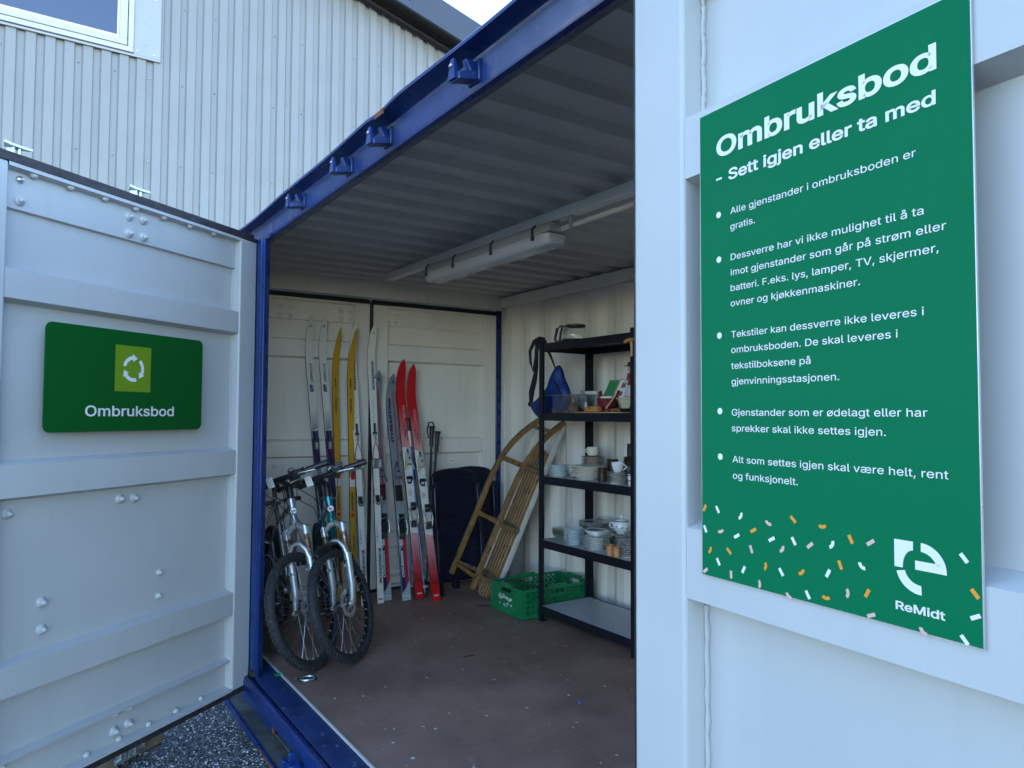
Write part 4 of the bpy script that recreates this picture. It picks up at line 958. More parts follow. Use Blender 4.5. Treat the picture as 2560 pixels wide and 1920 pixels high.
# yellow skis
for lab, B_, T_ in (('yellow wooden-looking ski with a straight tip, left of its pair', (-5.147, 1.950, 0), (-5.185, 1.943, 1.992)), ('yellow ski whose tip crosses a white ski', (-5.05, 2.012, 0), (-5.085, 2.028, 1.984))):
    t, F, L, fr, B = ski(lab, B_, T_, .044, .050, (r_yel, edge_b), point=.6, tipw=.22, curl=.16, group=G1)
    k_ = M['black_ink']
    ski_text(t, F, L, B, [('epoke', .820, .785, -.005, .017, k_, False, dict(bold=.04)), ('900', .781, .755, -.003, .013, M['grey_ink'], False, {}), ('fiberglass', .745, .690, -.005, .016, k_, False, dict(bold=.035)), ('EPOKE', .19, .245, .012, .014, k_, True, dict(bold=.02))])
    mb = MB(); block(F, M['tail_red'], -.012, .012, .445*L, .475*L, .002, .016, mb); block(F, M['binding_grey'], -.030, .030, .475*L, .505*L, .002, .018, mb); mb.build('toe_binding', t, B, bevel=.002)
    mb = MB(); n_ = 12; mb.add([F(.014*cos(2*pi*i/n_), .315*L+.014*sin(2*pi*i/n_), .0005) for i in range(n_)], [list(range(n_))], M['tail_red']); mb.add([F(-.010, .33*L, .0005), F(.006, .33*L, .0005), F(.006, .40*L, .0005), F(-.010, .40*L, .0005)], [(0, 1, 2, 3)], M['photo_brown']); mb.build('round_mark', t, B)
# white skis with pink signature
for lab, B_, T_ in (('white ski with cable binding, its tail behind the teal bike wheel', (-4.955, 2.058, 0), (-5.20, 2.063, 2.036)), ('white ski with cable binding standing in front of the door gap', (-4.958, 2.181, 0), (-5.185, 2.211, 2.043))):
    t, F, L, fr, B = ski(lab, B_, T_, .050, .062, (r_wht, edge_b), point=1.2, tipw=.16, curl=.11, group=G1)
    k_ = M['black_ink']
    ski_text(t, F, L, B, [('ROSSIGNOL', .760, .868, .016, .025, k_, True, dict(bold=.035, shear=.2)), ('ROSSIGNOL', .068, .190, .014, .025, k_, True, dict(bold=.035, shear=.2)), ('TMS', .208, .262, -.002, .020, M['pink_ink'], True, dict(shear=.5)), ('207', .016, .016+.012, -.012, .006, k_, True, {})])
    mb = MB()
    for f in (.868, .187, .072): mb.add([F(-.004, f*L-.006, .0007), F(.014, f*L-.006, .0007), F(.014, f*L+.004, .0007), F(-.004, f*L+.004, .0007)], [(0, 1, 2, 3)], M['red_ink'])
    mb.add([F(-.018, .0125*L, .0005), F(.018, .0125*L, .0005), F(.018, .016*L, .0005), F(-.018, .016*L, .0005)], [(0, 1, 2, 3)], M['navy_ink'])
    q = .970*L
    for sg in (-1, 1): mb.add([F(0, q-.012, .0005), F(sg*.010, q+.006, .0005), F(sg*.003, q+.004, .0005)], [(0, 1, 2)], k_)
    mb.build('colour_print', t, B)
    mb = MB(); r = random.Random(9); pts = []
    for i in range(46): f = .735-.10*i/45; pts.append(F(.006*sin(i*1.9)+.010*sin(i*.45)*(.3+i/60), f*L+.012*sin(i*1.1), .0003))
    mb.tube(pts, .0008, M['pink_ink'], 4); mb.build('signature_print', t, B)
    cable_binding(t, F, B, L, .488, .355, .600, .031, red=True)
# grey-blue alpine skis
def alpine_binding(t, F, B, L, ft, fh, toe, heel, w_):
    mb = MB(); d = ft*L
    mb.hexa([F(-w_*.5, d+.075, .0), F(w_*.5, d+.075, .0), F(w_*.9, d-.03, .0), F(-w_*.9, d-.03, .0), F(-w_*.3, d+.07, .018), F(w_*.3, d+.07, .018), F(w_*.7, d-.02, .045), F(-w_*.7, d-.02, .045)], toe)
    for sg in (-1, 1): mb.hexa([F(sg*w_*.4, d+.02, .012), F(sg*w_*.75, d+.0, .012), F(sg*w_*1.25, d-.062, .015), F(sg*w_*1.0, d-.066, .015), F(sg*w_*.4, d+.02, .034), F(sg*w_*.75, d+.0, .034), F(sg*w_*1.25, d-.062, .032), F(sg*w_*1.0, d-.066, .032)], toe)
    mb.lathe([(.009, 0), (.009, .004), (0, .005)], M['dark_steel'], F(0, d+.02, .034), F(0, d, 1)-F(0, d, 0), 10)
    block(F, M['dark_steel'], -w_*.22, w_*.22, d+.05, d+.10, .01, .030, mb, .004)
    mb.build('toe_piece', t, B, bevel=.003)
    mb = MB(); d2 = d-.115; block(F, M['binding_white'] if toe is M['binding_cream'] else M['black_plastic'], -w_*.85, w_*.85, d2-.0, d2+.035, .002, .018, mb, .003); block(F, M['black_plastic'], -w_*.85, w_*.85, d2-.022 if toe is M['binding_cream'] else d2-.085, d2-.001, .002, .014, mb, .002); mb.build('boot_plate', t, B, bevel=.002)
    mb = MB(); d = fh*L
    block(F, heel, -w_*.75, w_*.75, d-.045, d+.035, .002, .040, mb, .006); block(F, M['black_plastic'], -w_*.45, w_*.50, d+.035, d+.095, .01, .048, mb, .006)
    block(F, M['dark_steel'], -w_*.7, w_*.6, d-.095, d-.045, .002, .030, mb, .005)
    for sg in (-1, 1): mb.tube([F(sg*w_*1.0, d+.05, .02), F(sg*w_*1.05, d-.02, .03), F(sg*w_*.85, d-.07, .02)], .006, M['steel'], 8)
    mb.tube([F(-w_*1.3, d+.065, .04), F(-w_*.8, d+.055, .045), F(w_*.2, d+.06, .045)], .0045, M['steel'], 8)
    mb.build('heel_piece', t, B, bevel=.003)
for lab, B_, T_ in (('grey-blue ski mostly hidden behind a white ski', (-5.006, 2.253, 0), (-5.19, 2.253, 1.688)), ('grey-blue ski with red stripe and dark lettering, left of the red skis', (-4.929, 2.373, 0), (-5.19, 2.372, 1.671))):
    t, F, L, fr, B = ski(lab, B_, T_, .072, .078, (r_dyn, edge_b), point=1.1, tipw=.18, curl=.11, group=G1)
    ski_text(t, F, L, B, [('DYNASTAR', .690, .895, -.004, .026, M['navy_ink'], True, dict(bold=.05, shear=.2)), ('COURSER', .098, .212, -.004, .024, M['white_print'], True, dict(bold=.05, shear=.2)), ('S', .262, .232, -.022, .030, M['white_print'], False, dict(bold=.04))])
    mb = MB()
    q = [(.012, .41), (.019, .41), (.014, .925), (.007, .925)]
    mb.add([F(x, f*L, .0004) for x, f in q], [(0, 1, 2, 3)], M['red_ink'])
    mb.add([F(x, f*L, .00015) for x, f in ((.006, .055), (.030, .082), (.028, .27), (.004, .27))], [(0, 1, 2, 3)], M['red_ink']); mb.add([F(x, f*L, .00015) for x, f in ((-.032, .03), (.0055, .055), (.0035, .235), (-.030, .205))], [(0, 1, 2, 3)], M['navy_ink'])
    mb.add([F(x, f*L, .0003) for x, f in ((-.030, .018), (.030, .018), (.030, .021), (-.030, .021))], [(0, 1, 2, 3)], M['white_print'])
    k = .968*L; mb.add([F(0, k-.005, .0005), F(.003, k+.022, .0005), F(.009, k, .0005), F(.024, k-.022, .0005), F(.004, k-.010, .0005), F(-.020, k-.016, .0005)], [(0, 1, 2), (0, 2, 3, 4), (0, 4, 5)], M['navy_ink'])
    mb.build('colour_print', t, B)
    alpine_binding(t, F, B, L, .545, .315, M['binding_grey'], M['black_plastic'], .034)
# red and white alpine skis
for lab, B_, T_ in (('red and white ski with the higher tip, its tail further left', (-4.924, 2.477, 0), (-5.19, 2.456, 1.783)), ('red and white ski with the lower tip, nearest the folded chair', (-4.804, 2.554, 0), (-5.19, 2.542, 1.749))):
    t, F, L, fr, B = ski(lab, B_, T_, .068, .076, (r_red, edge_b), point=1.2, tipw=.17, curl=.12, group=G1)
    first = B_[1] < 2.5
    ski_text(t, F, L, B, [('TECNO', .812, .748, .000, .024, M['pale_ink'], False, {}), ('CARAT', .172, .120, -.002, .022, M['dark_red_ink'], False, {}), ('S', .725, .655, -.008, .040, M['navy_ink'], False, dict(shear=.5)), ('S', .500, .478, -.010, .026, M['white_print'], False, dict(bold=.05))])
    mb = MB()
    for f, h in ((.098, .0025), (.088, .004), (.076, .005), (.066, .006), (.835, .003), (.845, .003), (.855, .003)):
        mb.add([F(-.031, f*L+.010, .0003), F(.031, f*L-.010, .0003), F(.031, (f+h)*L-.010, .0003), F(-.031, (f+h)*L+.010, .0003)], [(0, 1, 2, 3)], M['dark_red_ink'] if f < .5 else M['red_ink'])
    for f in (.262, .628): mb.add([F(-.032, f*L+.010, .0005), F(.032, f*L-.010, .0005), F(.032, f*L-.006, .0005), F(-.032, f*L+.014, .0005)], [(0, 1, 2, 3)], M['red_ink'])
    x0 = -.016; sg = 1 if first else -1
    mb.add([F(sg*-.018, .470*L, .0002), F(sg*.014, .470*L, .0002), F(sg*.030, .489*L, .0002), F(sg*.014, .508*L, .0002), F(sg*-.018, .508*L, .0002)], [(0, 1, 2, 3, 4)], M['black_ink'])
    for k in range(3): mb.add([F(-.018, (.438-.008*k)*L, .0004), F(.008+.008*(k % 2), (.438-.008*k)*L, .0004), F(.008+.008*(k % 2), (.441-.008*k)*L, .0004), F(-.018, (.441-.008*k)*L, .0004)], [(0, 1, 2, 3)], M['red_ink'])
    mb.add([F(-.02, .018*L, .0004), F(.02, .018*L, .0004), F(.02, .024*L, .0004), F(-.02, .024*L, .0004)], [(0, 1, 2, 3)], M['pale_ink'])
    mb.build('colour_print', t, B)
    alpine_binding(t, F, B, L, .565, .340, M['binding_cream'], M['binding_cream'], .031)

# ------------------------------------------------------------------ ski poles
def pole(label, b, tp, shaft, basket, grip_len=.13, r=.008, white_top=False, straps=True):
    b, tp = Vector(b), Vector(tp); a = (tp-b).normalized(); t = thing('ski_pole', label, 'ski pole', b, group='ski poles behind the red skis'); L = (tp-b).length
    mb = MB(); mb.tube([b+a*.03, b+a*(L*.5), b+a*(L-grip_len)], [r*.55, r, r*1.05], shaft, 10)
    mb.tube([b, b+a*.03], [.002, .004], M['steel'], 6)
    if white_top: mb.tube([b+a*(L-grip_len-.12), b+a*(L-grip_len+.01)], r*1.12, M['white_plastic'], 10)
    mb.build('shaft', t, b)
    mb = MB(); mb.lathe([(.012, -.012), (.030, 0), (.032, .004), (.012, .012), (.010, .012)], basket, b+a*.075, a, 14); mb.build('basket', t, b)
    mb = MB(); mb.tube([b+a*(L-grip_len), b+a*(L-grip_len*.5), b+a*(L-.012), b+a*L], [.016, .017, .019, .030], M['black_plastic'], 10); mb.build('grip', t, b)
    if straps:
        mb = MB(); q = b+a*(L-.01); pts = [q+Vector((.02, .0, -.01)), q+Vector((.03, .004, .02)), q+Vector((.03, -.012, .045)), q+Vector((.025, -.040, .045)), q+Vector((.02, -.052, -.01)), q+Vector((.02, -.040, -.08)), q+Vector((.02, -.012, -.05))]
        mb.bar(pts, .012, .0015, M['strap'], (1, 0, 0)); mb.build('wrist_strap', t, b)
pole('blue ski pole with a white upper end standing between the red skis', (-4.942, 2.535, .0), (-5.20, 2.50, 1.33), M['blue_shaft'], M['white_plastic'], .10, .011, True, False)
pole('blue ski pole behind the pair of red skis, basket at its left', (-5.02, 2.445, .0), (-5.215, 2.58, 1.26), M['blue_shaft'], M['white_plastic'], .12, .009, False, False)
pole('black ski pole with upright flat-topped grip behind the red skis', (-5.05, 2.60, .0), (-5.205, 2.715, 1.265), M['black_plastic'], M['black_plastic'], .16, .009)
pole('black ski pole tilted to the right behind the red skis', (-5.07, 2.60, .0), (-5.20, 2.765, 1.225), M['black_plastic'], M['black_plastic'], .16, .009, False, False)

# ------------------------------------------------------------------ folded plastic chairs
def chair():
    t = thing('folding_chair', 'navy plastic folding chair with rounded back standing folded beside the red skis', 'chair', (-4.96, 2.84, 0), (0, 0, 0), 'folded navy chairs in the corner'); c = M['chair']
    # local: x towards the viewer, y to the right, z up; leaning back
    lean = lambda y, z, x=0: (x-.16*z/.95, y+.03*z, z)
    W = .195
    def panel(poly, x0, x1, name, parent, slats=()):
        mb = MB(); mb.prism(poly, x0, x1, c, lambda u, v, d: lean(u, v, d)); o = mb.build(name, parent, bevel=.008, ang=60)
        if slats:
            mb = MB()
            for (ya, za, yb, zb) in slats: mb.tube([lean(ya, za, x1), lean((ya+yb)/2, (za+zb)/2+.004, x1+.003), lean(yb, zb, x1)], .0045, c, 6)
            mb.build('rib', o)
        return o
    top = [(W*cos(a)*(1.0), .86+.075*sin(a)) for a in [pi*k/14 for k in range(15)]]
    top = [(W, .52)]+[(W*1.0, .80)]+[(W*min(1, 1.04*cos(a)), .865+.070*sin(a)**.8) for a in [radians(6+168*k/14) for k in range(15)]][0:15]+[(-W, .80), (-W, .52)]
    panel(top, -.02, .0, 'backrest', t, [(-W+.02, .53, W-.02, .54), (-W+.01, .845, W-.01, .845)]+[(-.17, .60+.0*k, -.17, .80) for k in range(1)])
    seat = [(W-.01, .10), (W-.005, .54), (W-.05, .555), (-W+.05, .555), (-W+.005, .54), (-W+.01, .10)]
    panel(seat, .004, .028, 'seat', t, [(-W+.03, z, W-.03, z+.004) for z in (.50, .42, .335, .25, .17)])
    for sg in (-1, 1):
        mb = MB(); mb.prism([(sg*(W+.018), .48), (sg*(W+.018), .78), (sg*(W+.01), .815), (sg*(W-.022), .815), (sg*(W-.022), .48)], .0, .05, c, lambda u, v, d: lean(u, v, d)); mb.build('armrest', t, bevel=.012, ang=60)
        for x in (.035, -.01):
            mb = MB(); mb.prism([(sg*(W+.014), .0), (sg*(W-.024), .0), (sg*(W-.018), .50), (sg*(W+.012), .50)], x, x+.03, c, lambda u, v, d: lean(u, v, d)); mb.build('leg', t, bevel=.006, ang=60)
    return t
ch = chair()
dup(ch, (-5.09, 3.06, 0), 'second navy folding chair, mostly hidden behind the first one and the sled', (0, 0, radians(-4)))

# ------------------------------------------------------------------ bicycles
def bicycle(name, label, loc, rot, steer, lean, frame_mat, R=.330, W=1.0, fork_mat=None, guard=False, badge=True, disc=True, scale=1.0, fork_only_dark=False, group='bicycles parked behind the blue door post'):
    fork_mat = fork_mat or M['fork_silver']
    t = thing(name, label, 'bicycle', loc, (0, 0, rot), group)
    La = Matrix.Rotation(lean, 4, 'X'); Sc = Matrix.Scale(scale, 4)
    A = Vector((0, 0, R)); ha = radians(70); u = Vector((-cos(ha), 0, sin(ha))); p = Vector((sin(ha), 0, cos(ha))); Q = A-p*.040
    St = Matrix.Translation(Q) @ Matrix.Rotation(steer, 4, u) @ Matrix.Translation(-Q)
    # keep the front tyre on the floor after steering
    TB = lambda x, y, z: La @ Sc @ Vector((x, y, z))
    TF = lambda x, y, z: La @ Sc @ (St @ Vector((x, y, z)))
    def wheel(c, T, front):
        x0 = c.x; rt_ = .026
        mb = MB(T); n = 56; prof = [(R-.052, -.011), (R-.046, -.0135), (R-.034, -.0125), (R-.034, .0125), (R-.046, .0135), (R-.052, .011)]; vs = []
        for i in range(n):
            a = 2*pi*i/n
            for r, y in prof: vs.append((x0+r*cos(a), y, R+r*sin(a)))
        k = len(prof); mb.add(vs, [(i*k+j, i*k+(j+1) % k, ((i+1) % n)*k+(j+1) % k, ((i+1) % n)*k+j) for i in range(n) for j in range(k)], M['black_paint'])
        if front:
            for i in range(32):
                a = 2*pi*(i+.5)/32; q = Vector((cos(a), 0, sin(a))); c0 = Vector((x0, 0, R))
                mb.tube([c0+q*(R-.0535), c0+q*(R-.063)], .0035, M['galv'], 6)
        wo_ = mb.build('wheel', t, ang=30)
        mb = MB(T); m_ = 12; vs = []; rc = R-rt_
        for i in range(n):
            a = 2*pi*i/n
            for j in range(m_): b = 2*pi*j/m_; rr = rc+rt_*.95*cos(b); vs.append((x0+rr*cos(a), rt_*sin(b), R+rr*sin(a)))
        mb.add(vs, [(i*m_+j, i*m_+(j+1) % m_, ((i+1) % n)*m_+(j+1) % m_, ((i+1) % n)*m_+j) for i in range(n) for j in range(m_)], M['tyre'])
        if front:
            kn = 66
            for i in range(kn):
                for b, ph, hw, hl in ((0, 0, .006, .008), (.40, .5, .0055, .007), (-.40, .5, .0055, .007), (.85, 0, .005, .007), (-.85, 0, .005, .007)):
                    a = 2*pi*(i+ph)/kn; er = Vector((cos(a), 0, sin(a))); et = Vector((-sin(a), 0, cos(a))); y_ = Vector((0, 1, 0))
                    nr = er*cos(b)+y_*sin(b); sd = -er*sin(b)+y_*cos(b); c0 = Vector((x0, 0, R))+er*rc+nr*(rt_*.93)
                    pt = [c0+et*(hl*i1)+sd*(hw*j1) for i1, j1 in ((-1, -1), (1, -1), (1, 1), (-1, 1))]
                    mb.hexa(pt+[q+nr*.0038+(c0-q)*.15 for q in pt], M['tyre'])
        mb.build('tyre', wo_, ang=40)
        mb = MB(T); c0 = Vector((x0, 0, R))
        for i in range(32):
            a = 2*pi*(i+.5)/32; sg = 1 if i % 2 else -1; b = a+(.95 if (i//2) % 2 else -.95)
            mb.tube([c0+Vector((cos(b)*.024, sg*.028, sin(b)*.024)), c0+Vector((cos(a)*(R-.056), sg*.002, sin(a)*(R-.056)))], .0011, M['steel'], 4, cap=False)
        mb.build('spokes', wo_, ang=60)
        mb = MB(T); mb.tube([c0+Vector((0, y, 0)) for y in (-.058, -.03, -.029, .029, .03, .058)], [.010, .010, .022, .022, .010, .010], M['dark_steel'], 12)
        mb.build('hub', wo_)
        if disc and front:
            mb = MB(T); n2 = 32; yo = .040
            for (r0_, r1_) in ((.052, .078), (.020, .028)):
                vs = []
                for i in range(n2):
                    a = 2*pi*i/n2; wv = 1+.02*sin(a*8)
                    vs += [(x0+r0_*cos(a), yo-.001, R+r0_*sin(a)), (x0+r1_*wv*cos(a), yo-.001, R+r1_*wv*sin(a)), (x0+r1_*wv*cos(a), yo+.001, R+r1_*wv*sin(a)), (x0+r0_*cos(a), yo+.001, R+r0_*sin(a))]
                mb.add(vs, [(i*4+j, i*4+(j+1) % 4, ((i+1) % n2)*4+(j+1) % 4, ((i+1) % n2)*4+j) for i in range(n2) for j in range(4)], M['steel'])
            for i in range(6):
                a = 2*pi*i/6; mb.bar([(x0+.025*cos(a), yo, R+.025*sin(a)), (x0+.055*cos(a+.35), yo, R+.055*sin(a+.35))], .006, .002, M['steel'], (0, 1, 0))
            mb.build('brake_disc', wo_, ang=40)
        return wo_
    wheel(A, TF, True); wheel(Vector((-W, 0, R)), TB, False)
    # fork
    at = lambda s, y=0, f=0: Q+u*s+p*f+Vector((0, y, 0))
    yF = .062
    mb = MB(TF)
    for sg in (-1, 1):
        mb.tube([at(-.008, sg*yF*.92, .036), at(.03, sg*yF, .022), at(.10, sg*yF, .004), at(.235, sg*yF, 0), at(.275, sg*yF, 0)], [.012, .015, .0185, .0205, .0225], fork_mat, 12)
        mb.lathe([(.015, -.008), (.015, .008)], fork_mat, at(-.005, sg*yF*.94, .040), (0, 1, 0), 12)
        if disc: mb.tube([at(.20, sg*yF, -.01), at(.205, sg*yF*.92, .03), at(.205, sg*yF*.9, .042)], [.010, .009, .007], fork_mat, 8)
    arch = [at(.255, -yF, .0), at(.315, -yF*.86, .012), at(.352, -yF*.45, .020), at(.360, 0, .022), at(.352, yF*.45, .020), at(.315, yF*.86, .012), at(.255, yF, .0)]
    mb.tube(arch, [.018, .015, .012, .011, .012, .015, .018], fork_mat, 10)
    crown = [at(.430, -yF, 0), at(.445, -yF*.6, 0), at(.462, -.014, 0), at(.462, .014, 0), at(.445, yF*.6, 0), at(.430, yF, 0)]
    mb.tube(crown, [.018, .015, .020, .020, .015, .018], fork_mat, 12)
    for sg in (-1, 1): mb.tube([at(.400, sg*yF, 0), at(.455, sg*yF, 0), at(.458, sg*yF, 0)], [.0205, .0205, .016], fork_mat, 14)
    fk = mb.build('fork', t, ang=50)
    for sg in (-1, 1):
        mb = MB(TF); mb.tube([at(.27, sg*yF, 0), at(.41, sg*yF, 0)], .0150, M['stanchion_rust'] if not fork_only_dark else M['dark_steel'], 12); mb.build('stanchion', fk)
    # stem, bar
    mb = MB(TF); mb.tube([at(.622), at(.645), at(.69), at(.705)], [.019, .021, .021, .017], M['black_plastic'], 12); mb.tube([at(.695), at(.72, 0, .05), at(.725, 0, .09)], [.018, .015, .018], M['black_plastic'], 10); mb.build('stem', t)
    hb = lambda y, f=0, s_=0: at(.725+.02*abs(y)/.3+s_, y, .09-.05*abs(y)/.3+f)
    mb = MB(TF); mb.tube([hb(-.29), hb(-.14), hb(-.06), hb(.06), hb(.14), hb(.29)], [.011, .012, .015, .015, .012, .011], M['black_metal'], 10); bar_ = mb.build('handlebar', t)
    for sg in (-1, 1):
        mb = MB(TF); mb.tube([hb(sg*.300), hb(sg*.295), hb(sg*.18), hb(sg*.172)], [.014, .0175, .0165, .019], M['black_plastic'], 12); mb.build('grip', bar_)
        mb = MB(TF); mb.box(tuple(hb(sg*.13)-Vector((.02, .022, .018))), tuple(hb(sg*.13)+Vector((.02, .022, .022))), M['dark_steel']); mb.box(tuple(hb(sg*.10)+Vector((-.01, -.02, -.03))), tuple(hb(sg*.10)+Vector((.045, .02, -.005))), M['black_plastic'])
        mb.tube([hb(sg*.13, .02, -.01), hb(sg*.155, .06, -.02), hb(sg*.25, .055, -.03)], [.006, .0065, .005], M['steel'], 8); mb.tube([hb(sg*.10, .02, .012), hb(sg*.11, .05, .02)], .009, M['steel'], 8)
        mb.build('brake_lever', bar_, bevel=.002)
    if badge:
        mb = MB(TF); mb.box(tuple(hb(-.045, .02, -.02)-Vector((0, .022, .018))), tuple(hb(-.045, .03, .0)+Vector((0, .022, .02))), M['reflector']); mb.build('reflector', bar_, bevel=.002)
        mb = MB(TF); mb.ball(tuple(hb(.075, -.01, .03)), .022, M['steel'], 12, (1, 1, .8)); mb.build('bell', bar_)
    # frame
    ht0, ht1 = Q+u*.475, Q+u*.620; bb = Vector((-W+.43, 0, .295)); stt = Vector((-W+.25, 0, .74)); ra = Vector((-W, 0, R))
    mb = MB(TB); fm = frame_mat
    mb.tube([ht0, ht0+u*.012, ht0+u*.05, (ht0+ht1)/2, ht1-u*.04, ht1-u*.012, ht1], [.024, .024, .0205, .019, .0205, .0245, .0245], fm, 16)
    mb.tube([ht0+u*.035, (ht0+bb)/2+Vector((0, 0, -.012)), bb], [.022, .024, .020], fm, 12); mb.tube([ht1-u*.035, stt+Vector((0, 0, -.06))], [.019, .016], fm, 12)
    mb.tube([bb, stt], .0165, fm, 12)
    for sg in (-1, 1):
        mb.tube([bb+Vector((-.03, sg*.03, 0)), ra+Vector((.12, sg*.058, 0)), ra+Vector((0, sg*.064, 0))], [.011, .010, .008], fm, 8); mb.tube([stt+Vector((-.005, sg*.02, -.08)), ra+Vector((.05, sg*.056, .10)), ra+Vector((0, sg*.064, 0))], [.009, .008, .008], fm, 8)
    mb.tube([bb+Vector((0, -.035, 0)), bb+Vector((0, .035, 0))], .022, fm, 12)
    fr_ = mb.build('frame', t, ang=50)
    if badge:
        mb = MB(TB); c0 = (ht0+ht1)/2+p*.0205; n2 = 18
        ax = p; e1 = Vector((0, 1, 0)); e2 = u
        def disc_(r, lift, mt): mb.add([c0+p*(lift-.010*(abs(cos(2*pi*i/n2))**2)*(r/.019)**2*.8)+e1*r*cos(2*pi*i/n2)+e2*r*sin(2*pi*i/n2) for i in range(n2)]+[c0+p*lift], [(i, (i+1) % n2, n2) for i in range(n2)], mt)
        disc_(.0200, .0014, M['black_ink']); disc_(.0175, .0024, M['reflector'])
        put_text(mb, 'DBS', -.012, -.0045, .024, .009, M['black_ink'], lambda x, y, z: c0+p*(.0030-abs(x)*.3)+e1*x+e2*y, bold=.03)
        mb.build('head_badge', fr_)
        mb = MB(TF)
        put_text(mb, 'EXTREME', 0, 0, .13, .017, M['black_ink'], lambda x, y, z: at(.235-x, yF+.0, 0)+p*(.0212-abs(y-.0085)*.25)+Vector((0, (y-.0085)*1, 0)), bold=.02); mb.build('lettering', fk)
    mb = MB(TB); mb.tube([stt+Vector((0, 0, -.05)), stt+Vector((-.04, 0, .16))], .0135, M['dark_steel'], 10); mb.build('seat_post', t)
    mb = MB(TB); sc_ = stt+Vector((-.05, 0, .175)); vs = []; pr_ = [(-.13, .062, .018), (-.11, .072, .03), (-.06, .070, .034), (0, .045, .028), (.07, .024, .024), (.13, .019, .016), (.145, .008, .005)]
    for x_, w_, h_ in pr_:
        for k in range(10): b = 2*pi*k/10; vs.append(sc_+Vector((x_, w_*cos(b), h_*sin(b)*(1 if sin(b) > 0 else .5))))
    mb.add(vs, [(i*10+k, i*10+(k+1) % 10, (i+1)*10+(k+1) % 10, (i+1)*10+k) for i in range(len(pr_)-1) for k in range(10)]+[list(range(10)), [(len(pr_)-1)*10+k for k in range(10)]], M['black_plastic']); mb.build('saddle', t, ang=60)
    mb = MB(TB); n2 = 36
    vs = [];
    for i in range(n2*2):
        a = pi*i/n2; r = .088 if i % 2 else .082; vs += [bb+Vector((r*cos(a), -.050, r*sin(a))), bb+Vector((r*cos(a), -.046, r*sin(a))), bb+Vector((.06*cos(a), -.046, .06*sin(a))), bb+Vector((.06*cos(a), -.050, .06*sin(a)))]
    q = n2*2; mb.add(vs, [(i*4+j, i*4+(j+1) % 4, ((i+1) % q)*4+(j+1) % 4, ((i+1) % q)*4+j) for i in range(q) for j in range(4)], M['dark_steel'])
    mb.bar([bb+Vector((0, -.055, 0)), bb+Vector((.10, -.068, -.13))], .026, .012, M['dark_steel'], (0, 1, 0)); mb.bar([bb+Vector((0, .055, 0)), bb+Vector((-.10, .068, .13))], .026, .012, M['dark_steel'], (0, 1, 0))
    mb.tube([bb+Vector((0, -.06, 0)), bb+Vector((0, .06, 0))], .014, M['dark_steel'], 10); cr = mb.build('crankset', t)
    for e_, sg in ((bb+Vector((.10, -.068, -.13)), -1), (bb+Vector((-.10, .068, .13)), 1)):
        mb = MB(TB); mb.box((e_.x-.045, min(e_.y, e_.y+sg*.09), e_.z-.013), (e_.x+.045, max(e_.y, e_.y+sg*.09), e_.z+.013), M['black_plastic']); mb.build('pedal', cr, bevel=.004)
    mb = MB(TF)
    for k, (y0, y1) in enumerate(((-.11, .03), (.11, -.03), (.13, .05), (-.13, -.05))):
        mb.tube([hb(y0, .03, -.01), hb(y0*.7, .11, -.05-.02*k), at(.62-.02*k, y0*.3, .11), at(.50, y1, .06), at(.40 if k < 2 else .46, y1*1.3, .03), at(.26 if k < 2 else .44, y1*1.9, .01)], .0026, M['black_plastic'], 6)
    mb.build('cables', t)
    if guard:
        mb = MB(TF); vs = []; n2 = 16
        for i in range(n2+1):
            a = radians(72+62*i/n2); r = R+.020+.022*i/n2; wd = 1.0 if i > 4 else .55+.09*i
            for y_, dr in ((-.040, -.016), (-.028, 0), (0, .007), (.028, 0), (.040, -.016)): vs.append((A.x+(r+dr)*cos(a), y_*wd, R+(r+dr)*sin(a)))
        mb.add(vs, [(i*5+j, i*5+j+1, i*5+6+j, i*5+5+j) for i in range(n2) for j in range(4)], M['black_plastic'])
        o = mb.build('mudguard', t, ang=60); md = o.modifiers.new('thick', 'SOLIDIFY'); md.thickness = .003
    return t
# front wheel contact points on the floor
bicycle('bicycle', 'teal mountain bike with silver fork, nearest the skis', (-3.915, 1.565, 0), radians(-12), radians(-37), radians(7.5), M['teal_paint'], guard=True, R=.314)
bicycle('bicycle', 'silver mountain bike with rusty silver fork beside the blue door post', (-3.925, 1.350, 0), radians(-6), radians(-44), radians(6), M['silver_paint'], R=.314)
bicycle('bicycle', 'small dark bicycle tucked behind the silver mountain bike', (-4.32, 1.235, 0), radians(-4), radians(-10), radians(3), M['black_paint'], scale=.80, W=.90, fork_mat=M['dark_steel'], badge=False, disc=False, fork_only_dark=True)

# ------------------------------------------------------------------ crockery and other goods on the shelves
def plate_mesh(r, h, mt, rim=None, deep=.4):
    mb = MB(); p = [(r*.50, 0), (r*.56, .0), (r*.60, h*.30), (r*.78, h*.55), (r*.985, h*.92), (r, h), (r*.985, h), (r*.80, h*.66), (r*.60, h*.46), (r*.3, h*.40), (0, h*.40)]
    mb.lathe(p, mt, n=36)
    if rim: mb.lathe([(r*.990, h*.93), (r*1.006, h*.97), (r*.995, h*1.03), (r*.95, h*.985)], rim, n=36)
    return mb
def stack(name, label, cat, xy, z, r, n, dz, h, mt, group, rim=None, jitter=.002, top_label=None):
    proto = None; rr = random.Random(int(xy[0]*1000))
    for k in range(n):
        loc = (xy[0]+rr.uniform(-jitter, jitter), xy[1]+rr.uniform(-jitter, jitter), z+.0005+k*dz)
        if proto is None:
            proto = plate_mesh(r, h, mt, rim).build(name, None, ang=50, loc=loc); tag(proto, label, cat, group); o = proto
        else:
            o = proto.copy(); COL.objects.link(o); o.location = loc; o.rotation_euler.z = rr.uniform(0, 6)
    return z+n*dz+h*.5
